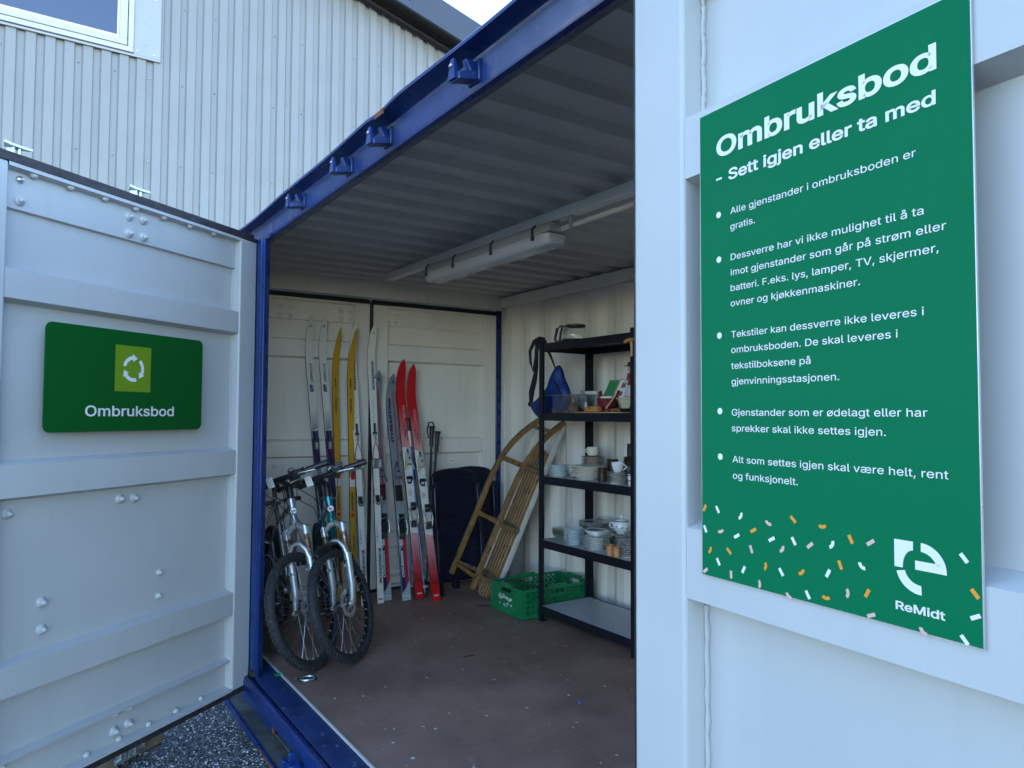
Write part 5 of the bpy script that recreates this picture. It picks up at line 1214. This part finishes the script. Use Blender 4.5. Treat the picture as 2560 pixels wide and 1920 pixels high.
def cup(name, label, cat, loc, prof, mt, handle=None, inside=None, band=None, rot=0, group=None):
    """prof: outside (r,z) from the foot to the lip"""
    t = thing(name, label, cat, loc, (0, 0, rot), group)
    inn = [(max(.001, r-.003), z+ (0.004 if i == 0 else 0)) for i, (r, z) in enumerate(prof)][::-1]
    mb = MB(); mb.lathe([(0, 0)]+prof+inn+[(0, inn[-1][1])], mt, n=28)
    for z0, z1, bm_ in (band or []):
        def rad(z):
            for (r0_, a0), (r1_, a1) in zip(prof, prof[1:]):
                if a0 <= z <= a1 and a1 > a0: return r0_+(r1_-r0_)*(z-a0)/(a1-a0)
            return prof[-1][0]
        mb.lathe([(rad(z0)+.0006, z0), (rad(z1)+.0006, z1)], bm_, n=28)
    mb.build('cup_body' if cat != 'pot' else 'pot_body', t, ang=50)
    if handle:
        x0, z0, z1, ex, hr = handle; pts = [(x0+ex*sin(pi*k/10), 0, z0+(z1-z0)*k/10+(z1-z0)*.10*sin(2*pi*k/10)) for k in range(11)]
        mb = MB(); mb.tube(pts, hr, mt, 8); mb.build('handle', t)
    return t
z3, z4, z2, zt5 = SZ[2]-.0015, SZ[1]-.0015, SZ[3]-.0015, SZ[4]-.0015
# third shelf from the floor
stack('plate', 'small bluish white plate in the left stack on the middle shelf', 'plate', (-3.894, 2.985), z3, .074, 6, .0125, .016, M['blueish_porcelain'], 'small bluish plates at the left of the middle shelf')
stack('plate', 'large white plate with grey rim in the wide stack on the middle shelf', 'plate', (-3.655, 3.030), z3, .112, 5, .0155, .022, M['porcelain'], 'large plates stacked in the middle of the middle shelf', rim=M['cream_china'])
zc = stack('plate', 'cream plate in the raised stack under the cream cup', 'plate', (-3.830, 3.225), z3, .080, 10, .0125, .016, M['cream_china'], 'cream plates stacked under the cream cup', rim=M['grey_china'])
cup('tea_cup', 'cream cup with ring handle on top of the cream plate stack', 'cup', (-3.830, 3.225, zc-.0015), [(.034, 0), (.036, .004), (.040, .02), (.040, .055), (.041, .060)], M['cream_china'], (-.040, .018, .050, -.022, .0045), band=[(0, .005, M['red_china'])], rot=radians(25))
cup('mug', 'small dark brown mug at the front of the middle shelf', 'mug', (-3.437, 2.972, z3), [(.027, 0), (.028, .004), (.0275, .04), (.0275, .08), (.029, .086)], M['brown_china'], (.028, .02, .07, .020, .0045), rot=radians(20))
cup('mug', 'taller dark brown mug behind the white cup', 'mug', (-3.606, 3.205, z3), [(.034, 0), (.036, .005), (.036, .06), (.036, .115), (.038, .122)], M['brown_china'], (.036, .04, .10, .026, .005), rot=radians(15))
t = thing('coffee_jug', 'black-brown bulbous jug with ribbed neck at the right end of the middle shelf', 'jug', (-3.459, 3.23, z3)); mb = MB()
mb.lathe([(0, 0), (.045, 0), (.060, .03), (.064, .06), (.058, .09), (.046, .108), (.044, .114), (.050, .119), (.044, .124), (.050, .129), (.044, .134), (.050, .139), (.045, .145), (0, .146)], M['brown_china'], n=28); mb.build('jug_body', t, ang=50)
mb = MB(); mb.tube([(-.045, 0, .03), (-.085, 0, .05), (-.092, 0, .08), (-.05, 0, .10)], .007, M['brown_china'], 8); mb.build('handle', t)
t = cup('mug', 'dark brown mug upside down on the jug at the right end', 'mug', (-3.455, 3.235, z3+.1475), [(.036, 0), (.034, .005), (.034, .04), (.032, .075), (.034, .08)], M['brown_china'])
zs = stack('saucer', 'pale saucer with brown rim under the white cup', 'saucer', (-3.315, 2.985), z3, .068, 6, .0105, .014, M['porcelain'], 'saucers stacked under the white cup', rim=M['grey_china'], jitter=.006)
cup('tea_cup', 'white cup with looped handle on the saucers', 'cup', (-3.315, 2.985, zs-.003), [(.020, 0), (.022, .003), (.030, .018), (.036, .042), (.038, .060)], M['porcelain'], (.034, .012, .052, .024, .0035), rot=radians(28))
cup('egg_cup', 'white cup with two red bands at the right post', 'cup', (-3.145, 2.945, z3), [(.020, 0), (.021, .004), (.025, .03), (.028, .068)], M['porcelain'], None, band=[(.028, .034, M['red_china']), (.058, .064, M['red_china'])])
# second shelf from the floor
gb = None
for k in range(5):
    mb = MB(); r = .076; mb.lathe([(.030, 0), (.045, .001), (.066, .014), (r, .034), (r+.001, .036), (r-.003, .035), (.063, .016), (.044, .004), (0, .004)], M['green_glass'], n=32)
    if gb is None: gb = mb.build('glass_bowl', None, ang=50, loc=(-3.940, 3.055, z4+.0005)); tag(gb, 'greenish glass bowl nested in the stack at the left post', 'bowl', 'glass bowls nested at the left of the lower shelf')
    else: o = gb.copy(); COL.objects.link(o); o.location = (-3.940, 3.055, z4+.0005+k*.009)
stack('plate', 'white plate in the evenly stacked pile beside the glass bowls', 'plate', (-3.728, 2.982), z4, .071, 7, .0135, .017, M['blueish_porcelain'], 'white plates piled beside the glass bowls')
stack('plate', 'large dinner plate with patterned rim in the rear stack of the lower shelf', 'plate', (-3.780, 3.205), z4, .112, 8, .0145, .020, M['porcelain'], 'large dinner plates at the rear of the lower shelf', rim=M['grey_china'])
zm = stack('plate', 'white plate in the pile under the bagged bowl', 'plate', (-3.518, 2.990), z4, .082, 6, .0125, .017, M['porcelain'], 'white plates piled under the bagged bowl')
mb = MB(); mb.lathe([(0, .0), (.04, 0), (.060, .012), (.072, .030), (.0725, .034), (.066, .033), (.055, .016), (0, .010)], M['porcelain'], n=32); mb.lathe([(.0655, .0325), (.056, .0175)], M['grey_china'], n=32)
tag(mb.build('bowl', None, ang=50, loc=(-3.518, 2.990, zm)), 'patterned white bowl wrapped in a clear bag on the plate pile', 'bowl')
mb = MB(); r = random.Random(4); vs = []; n_ = 26; prs = [(.070, -.012), (.086, .004), (.082, .022), (.074, .040), (.066, .043)]
for rr, z in prs:
    for j in range(n_): a = 2*pi*j/n_; q = rr*(1+r.uniform(-.07, .10)+(.30 if abs(a-.5) < .35 and z > 0 else 0)+(.14 if abs(a-3.6) < .4 and z > 0 else 0)); vs.append((q*cos(a), q*sin(a)*.96, z+r.uniform(-.006, .008)+(.012 if abs(a-3.6) < .4 and z > .02 else 0)))
mb.add(vs, [(i*n_+j, i*n_+(j+1) % n_, (i+1)*n_+(j+1) % n_, (i+1)*n_+j) for i in range(len(prs)-1) for j in range(n_)], M['plastic_film'])
tag(mb.build('plastic_bag', None, ang=30, loc=(-3.518, 2.990, zm+.003)), 'crumpled clear plastic bag around the patterned bowl', 'bag')
for lab, x, y, h in (('peach cup with orange bands, left of the two by the plates', -3.312, 2.922, .062), ('shorter peach cup with orange bands, next to the right-hand plates', -3.256, 2.926, .058)):
    cup('egg_cup', lab, 'cup', (x, y, z4), [(.017, 0), (.018, .003), (.021, .02), (.0225, h)], M['peach_china'], None, band=[(h*.62, h*.68, M['orange_band']), (h*.86, h*.94, M['orange_band'])], group='small peach cups')
stack('plate', 'white plate in the tall pile against the right post', 'plate', (-3.209, 2.985), z4, .073, 9, .0105, .015, M['porcelain'], 'white plates piled against the right post', rim=M['grey_china'])
zz = stack('saucer', 'saucer in the pile under the lidded sugar pot', 'saucer', (-3.499, 3.180), z4, .075, 7, .0105, .013, M['porcelain'], 'saucers piled under the sugar pot', rim=M['grey_china'])
stack('saucer', 'small saucer in the pile behind the right-hand plates', 'saucer', (-3.362, 3.165), z4, .066, 9, .0105, .013, M['porcelain'], 'small saucers behind the right-hand plates', rim=M['grey_china'])
t = thing('sugar_pot', 'white flowered sugar pot with knobbed lid on a pile of saucers', 'pot', (-3.499, 3.180, zz-.002)); mb = MB(); pc = M['porcelain']
mb.lathe([(0, 0), (.026, 0), (.030, .006), (.052, .030), (.056, .048), (.050, .070), (.044, .078), (0, .078)], pc, n=30); 
for a, zf in ((-1.2, .045), (-1.9, .050), (-.6, .04)):
    mb.ball((.0545*cos(a), .0545*sin(a), zf), .005, M['photo_brown'], 8); mb.ball((.0545*cos(a+.1), .0545*sin(a+.1), zf+.007), .003, M['green_rim'], 6)
mb.build('pot_body', t, ang=50)
mb = MB(); mb.lathe([(.046, .0785), (.047, .081), (.036, .090), (.012, .096), (.008, .100), (.011, .108), (.009, .116), (.004, .122), (0, .123)], pc, n=26); mb.lathe([(.0475, .0795), (.0478, .0815), (.044, .0845)], M['green_rim'], n=26); mb.build('lid', t, ang=50)
for sg in (-1, 1):
    mb = MB(); mb.tube([(sg*.050, 0, .030), (sg*.072, 0, .040), (sg*.076, 0, .058), (sg*.062, 0, .070), (sg*.046, 0, .068)], .004, pc, 8); mb.build('handle', t)
t.rotation_euler.z = radians(33)

# fourth shelf: bric-a-brac
def bx(name, label, cat, c, s, mt, rot=0, bevel=.002):
    mb = MB(); mb.box((-s[0]/2, -s[1]/2, 0), (s[0]/2, s[1]/2, s[2]), mt); o = mb.build(name, None, bevel=bevel, loc=c); o.rotation_euler.z = rot; return tag(o, label, cat)
t = thing('storage_box', 'smoky clear plastic box with small goods inside on the upper shelf', 'box', (-3.792, 3.02, z2)); s = M['smoke_plastic']; mb = MB()
X0, X1, Y0, Y1, Hh = -.172, .172, -.095, .125, .118
for a, c in (((X0, Y0, 0), (X1, Y1, .003)), ((X0, Y0, .0031), (X1, Y0+.0025, Hh)), ((X0, Y1-.0025, .0031), (X1, Y1, Hh)), ((X0, Y0+.0026, .0031), (X0+.0025, Y1-.0026, Hh)), ((X1-.0025, Y0+.0026, .0031), (X1, Y1-.0026, Hh))): mb.box(a, c, s)
mb.build('box_body', t)
mb = MB(); mb.tube([(X0, Y0, Hh), (X1, Y0, Hh), (X1, Y1, Hh), (X0, Y1, Hh)], .003, M['binding_grey'], 6, True); mb.build('rim', t)
def vase(label, loc, r, h, extra=None):
    t = thing('vase', label, 'vase', loc); mb = MB(); mb.lathe([(0, 0), (r*.80, 0), (r*.98, h*.22), (r, h*.42), (r*.86, h*.68), (r*.55, h*.90), (r*.42, h), (r*.36, h), (r*.5, h*.86), (0, h*.8)], M['brown_vase'], n=28); mb.build('vase_body', t, ang=50)
    if extra: mb = MB(); mb.lathe([(.012, h), (.013, h+.026), (.012, h+.028), (0, h+.028)], extra, n=16); mb.build('cap', t)
    return t
vase('round glossy brown vase in the clear box, nearest the left post', (-3.915, 2.985, z2+.0035), .047, .078)
vase('brown jar with golden cap standing in the clear box', (-3.727, 2.975, z2+.0035), .042, .066, M['gold'])
t = thing('alarm_clock', 'round white clock on a coiled foot inside the clear box', 'clock', (-3.900, 3.07, z2+.0035)); wp = M['white_plastic']; mb = MB()
mb.lathe([(0, -.015), (.044, -.015), (.048, 0), (.044, .008), (.040, .009), (0, .009)], wp, (0, 0, .062), Vector((.5, -.85, .1)), 30); mb.lathe([(.0405, .0095), (.0405, .0100), (0, .0101)], M['lamp_diff'], (0, 0, .062), Vector((.5, -.85, .1)), 30); mb.build('dial', t, ang=50)
mb = MB(); mb.lathe([(0, 0), (.022, 0), (.024, .004), (.020, .007), (.024, .010), (.020, .014), (.014, .017), (0, .018)], wp, n=20); mb.build('foot', t)
mb = MB(); mb.tube([(0, 0, .105), (.004, 0, .122), (.03, -.005, .128), (.05, -.005, .112)], .006, M['galv'], 8); mb.build('handle', t)
mb = MB(); r = random.Random(8); vs = []; n_ = 14
for i, (rr, z) in enumerate(((.050, 0), (.058, .03), (.05, .07), (.036, .10), (.018, .128), (.004, .145))):
    for j in range(n_): a = 2*pi*j/n_; q = rr*(1+r.uniform(-.22, .22)); vs.append((q*cos(a), q*sin(a)*.7, z+r.uniform(-.006, .006)))
mb.add(vs, [(i*n_+j, i*n_+(j+1) % n_, (i+1)*n_+(j+1) % n_, (i+1)*n_+j) for i in range(5) for j in range(n_)]+[list(range(n_))], M['foil'])
tag(mb.build('foil_bag', None, ang=20, loc=(-3.775, 3.085, z2+.004)), 'crumpled silver bag with peaked top inside the clear box', 'bag')
o = bx('carton', 'white carton standing upright behind the clear box', 'box', (-3.814, 3.215, z2), (.095, .06, .150), M['white_plastic'], radians(24)); 
o = bx('cutting_board', 'thin pale wooden board lying along the front of the upper shelf', 'board', (-3.411, 2.945, z2), (.43, .09, .008), M['pale_wood'], 0, .003)
t = thing('leather_case', 'orange leather case with button lying on the pale board', 'case', (-3.495, 2.945, z2+.0085)); mb = MB(); mb.hexa([(-.062, -.028, 0), (.062, -.028, 0), (.062, .028, 0), (-.062, .028, 0), (-.050, -.022, .036), (.058, -.022, .034), (.058, .022, .034), (-.050, .022, .036)], M['orange_wood']); mb.build('case_body', t, bevel=.008)
mb = MB(); mb.lathe([(.006, 0), (.006, .003), (0, .004)], M['dark_steel'], (.0, -.0245, .022), (0, -1, .15), 12); mb.build('button', t)
t = thing('basket', 'burgundy tapered basket with wooden handles on the upper shelf', 'basket', (-3.438, 3.02, z2)); mb = MB(); b_ = M['burgundy']
mb.lathe([(0, .004), (.034, .004), (.036, .0), (.040, .006), (.041, .030), (.062, .040), (.068, .070), (.072, .092), (.069, .092), (.058, .044), (0, .040)], b_, n=24); mb.build('basket_body', t, ang=50)
for sg in (-1, 1): mb = MB(); mb.bar([(sg*.085, -.02, .135), (sg*.078, -.03, .09), (sg*.058, -.055, .045), (sg*.045, -.060, .030)], .010, .006, M['pale_wood'], (0, -1, 0)); mb.build('handle', t, bevel=.002)
for sg in (-1, 1): mb = MB(); mb.bar([(sg*.066, 0, .08), (sg*.088, .01, .14)], .022, .008, b_, (0, -1, 0)); mb.build('lug', t, bevel=.002)
for k, (x, y, rz, tl) in enumerate(((-.01, .0, .3, .1), (.02, .012, -.2, -.15))):
    pass
o = bx('envelope', 'white paper sticking out of the burgundy basket', 'paper', (-3.438, 3.02, z2+.082), (.085, .05, .024), M['white_plastic'], .25)
def leaning(name, label, cat, base, wx, h, tilt, mt, rot, th=.006):
    t = thing(name, label, cat, base, (0, 0, rot)); sh = lambda x, z, d=0: (x+z*.40, z*sin(tilt)-d, z*cos(tilt)+0*x)
    mb = MB(); mb.prism([(-wx/2, 0), (wx/2, 0), (wx/2, h), (-wx/2, h)], 0, th, mt, lambda u, v, d: sh(u, v, d)); return t, sh, mb
t, sh, mb = leaning('clipboard', 'green card with a small hook leaning behind the burgundy basket', 'card', (-3.655, 3.20, z2+.095), .070, .125, radians(8), M['clip_green'], radians(25)); mb.build('card', t, bevel=.001)
mb = MB(); mb.lathe([(.003, 0), (.003, .002), (0, .003)], M['steel'], sh(.01, .115, .007), (0, -1, 0), 8); mb.build('hook', t)
t, sh, mb = leaning('picture_frame', 'pale wooden picture frame with two sepia openings leaning beside the green card', 'frame', (-3.535, 3.19, z2+.095), .086, .130, radians(8), M['pale_wood'], radians(25)); mb.build('frame_border', t, bevel=.001)
mb = MB(); mb.prism([(-.034, .010), (.034, .010), (.034, .120), (-.034, .120)], .0062, .0068, M['white_plastic'], lambda u, v, d: sh(u, v, d)); mb.build('mat', t)
mb = MB(); mb.prism([(-.014, .070), (.016, .070), (.016, .104), (-.014, .104)], .0069, .0073, M['photo_brown'], lambda u, v, d: sh(u, v, d)); mb.prism([(-.004, .018), (.016, .018), (.016, .046), (-.004, .046)], .0069, .0073, M['photo_brown'], lambda u, v, d: sh(u, v, d)); mb.build('print', t)
bx('book_stack', 'dark books standing behind the basket under the green card', 'books', (-3.595, 3.225, z2), (.22, .10, .094), M['binding_grey'], radians(25), .004)
t = thing('cream_planter', 'cream stepped planter near the right post of the upper shelf', 'planter', (-3.300, 3.03, z2+.030)); mb = MB(); mb.lathe([(0, 0), (.030, 0), (.040, .020), (.050, .040), (.044, .042), (.062, .062), (.064, .066), (.056, .066), (0, .055)], M['cream_plastic'], n=4); mb.build('planter_body', t, bevel=.002); t.rotation_euler.z = radians(60)
mb = MB(); mb.lathe([(0, 0), (.034, 0), (.052, .012), (.060, .029), (.054, .029), (0, .028)], M['black_plastic'], n=24); tag(mb.build('dark_bowl', None, ang=50, loc=(-3.300, 3.03, z2)), 'low black bowl under the cream planter', 'bowl')
mb = MB(); r = random.Random(2)
for k in range(46): a = k*.7; mb.ball((.04*cos(a)*r.uniform(.3, 1)+.0, .02*sin(a)*r.uniform(.3, 1), .0045+.004*(k % 4)), .0042, M['gold'], 6)
tag(mb.build('bead_necklace', None, loc=(-3.290, 2.945, z2+.0085)), 'heap of golden beads on the pale board', 'necklace')
t = thing('doll', 'small doll in a wide black hat and white dress beside the right post', 'doll', (-3.395, 3.17, z2+.10), (0, 0, radians(20))); dw = M['doll_white']; mb = MB()
mb.lathe([(0, 0), (.034, 0), (.040, .01), (.036, .05), (.022, .075), (.014, .080), (0, .081)], dw, n=18); mb.build('dress', t, ang=60)
mb = MB(); mb.lathe([(.0225, .0755), (.024, .085), (.018, .105), (.026, .120), (.022, .150), (.010, .158), (0, .159)], M['doll_red'], n=14); mb.build('jacket', t, ang=60)
for sg in (-1, 1): mb = MB(); mb.tube([(sg*.022, 0, .145), (sg*.038, -.006, .115), (sg*.030, -.02, .09)], [.011, .010, .007], dw, 8); mb.build('sleeve', t, ang=60)
mb = MB(); mb.ball((0, 0, .180), .021, M['skin'], 14, (1, 1, 1.15)); mb.ball((0, -.021, .178), .004, M['skin'], 6); mb.build('head', t, ang=60)
mb = MB(); mb.lathe([(.046, .197), (.048, .199), (.022, .203), (.019, .222), (0, .225)], M['black_plastic'], n=20); mb.build('hat', t, ang=60)
bx('tin', 'dark square tin that carries the small doll', 'tin', (-3.395, 3.17, z2), (.10, .10, .099), M['dark_steel'], radians(20), .004)
mb = MB(); mb.tube([(-.03, -.01, 0), (-.004, 0, .012), (.03, .002, .012)], [.011, .011, .009], M['orange_wood'], 10); mb.bar([(.015, 0, .0), (.02, 0, -.05), (.016, 0, -.085)], .016, .006, M['pale_wood'], (0, -1, 0))
tag(mb.build('wooden_hook', None, loc=(-3.085, 2.868, 1.785)), 'wooden hook hanging at the right end of the top shelf', 'hook')
# coffee pot on the top shelf
t = thing('coffee_pot', 'glass coffee pot with black handle and rim on top of the shelving unit', 'pot', (-3.705, 2.972, zt5+.003)); mb = MB()
mb.lathe([(0, .0005), (.055, .0005), (.064, .006), (.070, .022), (.070, .040), (.062, .066), (.050, .084), (.047, .090), (.0455, .090), (.048, .083), (.0595, .066), (.067, .040), (.067, .022), (.061, .008), (0, .003)], M['glass'], n=36); mb.build('glass_body', t, ang=60)
mb = MB(); mb.lathe([(.0465, .084), (.052, .086), (.053, .097), (.046, .100), (.044, .097), (.044, .088)], M['black_plastic'], n=30)
mb.lathe([(.0585, .001), (.0655, .004), (.0665, .009), (.063, .009)], M['black_plastic'], n=30); mb.build('collar', t, ang=50)
mb = MB(); q = [(-.050, 0, .092), (-.085, 0, .094), (-.101, 0, .078), (-.110, 0, .035), (-.113, 0, .010), (-.104, 0, .002), (-.080, 0, .003), (-.062, 0, .006)]; mb.bar(q, .018, .011, M['black_plastic'], (1, 0, 1)); mb.bar([(-.072, 0, .090), (-.082, 0, .05), (-.086, 0, .006)], .014, .009, M['black_plastic'], (1, 0, 0)); mb.build('handle', t, bevel=.003)
mb = MB(); mb.lathe([(0, 0), (.030, 0), (.030, .0015), (0, .002)], M['reflector'], (.0, 0, .0032), n=20); mb.build('base_disc', t)
t.rotation_euler.z = radians(33); t.scale = (1.25, 1.25, 1.08)
# blue shoulder bag on the left post
def bag():
    t = thing('shoulder_bag', 'blue nylon hip bag hanging by its black strap from the shelf post', 'bag', (-3.95, 2.95, 1.36)); O = t.location
    outl = [(-4.135, 1.452), (-4.125, 1.425), (-4.085, 1.395), (-4.03, 1.362), (-3.96, 1.352), (-3.87, 1.372), (-3.80, 1.40), (-3.745, 1.435), (-3.725, 1.48), (-3.728, 1.535), (-3.76, 1.575), (-3.79, 1.615), (-3.80, 1.66), (-3.825, 1.695), (-3.85, 1.685), (-3.872, 1.64), (-3.895, 1.59), (-3.96, 1.545), (-4.03, 1.495), (-4.09, 1.468)]
    sx = -.075; outl = [(-3.93+sx+(x+3.93)*1.12, 1.50+(z-1.50)*1.16-.01) for x, z in outl]; cx = sum(x for x, z in outl)/len(outl); cz = 1.47; mb = MB(); n_ = len(outl); vs = []; r = random.Random(6)
    for sc_, y in ((.3, -.055), (.62, -.048), (.86, -.03), (1.0, 0), (.88, .03), (.6, .045), (.3, .05)):
        for x, z in outl: vs.append((cx+(x-cx)*sc_, 2.985+y+r.uniform(-.006, .006), cz+(z-cz)*sc_+r.uniform(-.003, .003)))
    mb.add(vs, [(i*n_+j, i*n_+(j+1) % n_, (i+1)*n_+(j+1) % n_, (i+1)*n_+j) for i in range(6) for j in range(n_)]+[list(range(n_))[::-1], [6*n_+j for j in range(n_)]], M['bag_blue'])
    o = mb.build('bag_body', t, O, ang=80); sb = o.modifiers.new('soft', 'SUBSURF'); sb.levels = 1; sb.render_levels = 2
    mb = MB(); mb.tube([(-3.845+sx, 2.945, 1.60), (-3.79+sx, 2.945, 1.56), (-3.745+sx, 2.95, 1.49), (-3.75+sx, 2.955, 1.44)], .007, M['strap'], 8); mb.build('zip_trim', o, O)
    st_ = M['strap']
    mb = MB(); mb.bar([(-4.185, 2.96, 1.455), (-4.165, 2.95, 1.52), (-4.11, 2.94, 1.62), (-4.075, 2.93, 1.70), (-4.065, 2.92, 1.79), (-4.03, 2.90, 1.85), (-3.985, 2.893, 1.873), (-3.955, 2.897, 1.866)], [.03, .045, .038, .022, .030, .032, .040, .040], .004, st_, (.4, -1, 0)); mb.build('strap', t, O)
    mb = MB(); mb.bar([(-3.975, 2.882, 1.876), (-4.03, 2.875, 1.86), (-4.075, 2.872, 1.80), (-4.075, 2.878, 1.72), (-4.055, 2.885, 1.66), (-4.015, 2.882, 1.78), (-3.985, 2.880, 1.84)], [.035, .030, .022, .018, .014, .020, .026], .004, st_, (.5, -1, 0)); mb.build('strap', t, O)
    mb = MB(); mb.bar([(-3.965, 2.895, 1.876), (-3.935, 2.905, 1.83), (-3.905, 2.93, 1.74), (-3.900, 2.955, 1.68)], [.040, .030, .014, .010], .004, st_, (.3, -1, .2)); mb.build('strap', t, O)
    mb = MB(); mb.ball((-4.20, 2.965, 1.44), .022, st_, 10, (1, .8, .9)); mb.build('strap_end', t, O)
bag()

# ------------------------------------------------------------------ small things on the floor and outside
mb = MB(); r = random.Random(11)
for k in range(330):
    x = r.uniform(-4.9, -.9); y = r.uniform(1.22, 3.3); s_ = r.choice((.0022, .003, .0035, .006, .008))*r.uniform(.7, 1.2); q = r.uniform(0, 3); n_ = 6
    mb.add([(x+s_*r.uniform(.6, 1.3)*cos(q+2*pi*i/n_), y+s_*r.uniform(.6, 1.2)*sin(q+2*pi*i/n_), .0012+r.uniform(0, .002)) for i in range(n_)], [list(range(n_))], M['chip'])
for x0 in (-4.9, -4.45, -4.02, -3.45, -2.85, -2.25, -1.7):       # rows of pale screw heads
    for j in range(9):
        x, y = x0+r.uniform(-.02, .02), 1.30+j*.235+r.uniform(-.02, .02)
        mb.add([(x+.0075*cos(2*pi*i/10), y+.0075*sin(2*pi*i/10), .0015) for i in range(10)], [list(range(10))], M['chip'])
tag(mb.build('paint_chips', ang=10), 'pale chips and specks scattered on the brown plywood floor', kind='stuff')
mb = MB(); mb.lathe([(.008, 0), (.008, .006), (.005, .008), (0, .008)], M['blue_chip'], n=12); tag(mb.build('bottle_cap', None, loc=(-2.75, 2.235, 0)), 'tiny bright blue cap on the plywood floor', 'cap')
for lab, pts in (('dark twig lying on the floor before the sled', [(-4.53, 2.72, .004), (-4.47, 2.79, .005), (-4.42, 2.84, .004)]), ('short dark splinter on the floor between bikes and shelf', [(-3.62, 2.10, .003), (-3.60, 2.16, .004)])):
    mb = MB(); mb.tube(pts, [.002]+[.004]*(len(pts)-2)+[.002], M['rubber'], 6); tag(mb.build('twig', None), lab, 'twig')
t = thing('wooden_plank', 'rough grey plank on the ground under the left door', 'plank', (-3.72, .28, -.2), (0, 0, radians(-53))); mb = MB(); mb.box((-.35, -.07, 0), (.22, .07, .045), M['old_plank']); mb.box((-.30, -.065, .046), (.15, .05, .078), M['old_plank']); mb.build('plank_body', t, bevel=.004)
mb = MB(TL); gv = M['galv']
for s_, nn in ((.66, -.10), (.60, -.115)):
    mb.box((s_-.016, nn-.02, -.16), (s_+.016, nn+.012, -.062), gv); mb.box((s_-.02, nn-.028, -.165), (s_-.012, nn+.02, -.08), gv)
mb.build('lock_gear', ld, CB, bevel=.003)
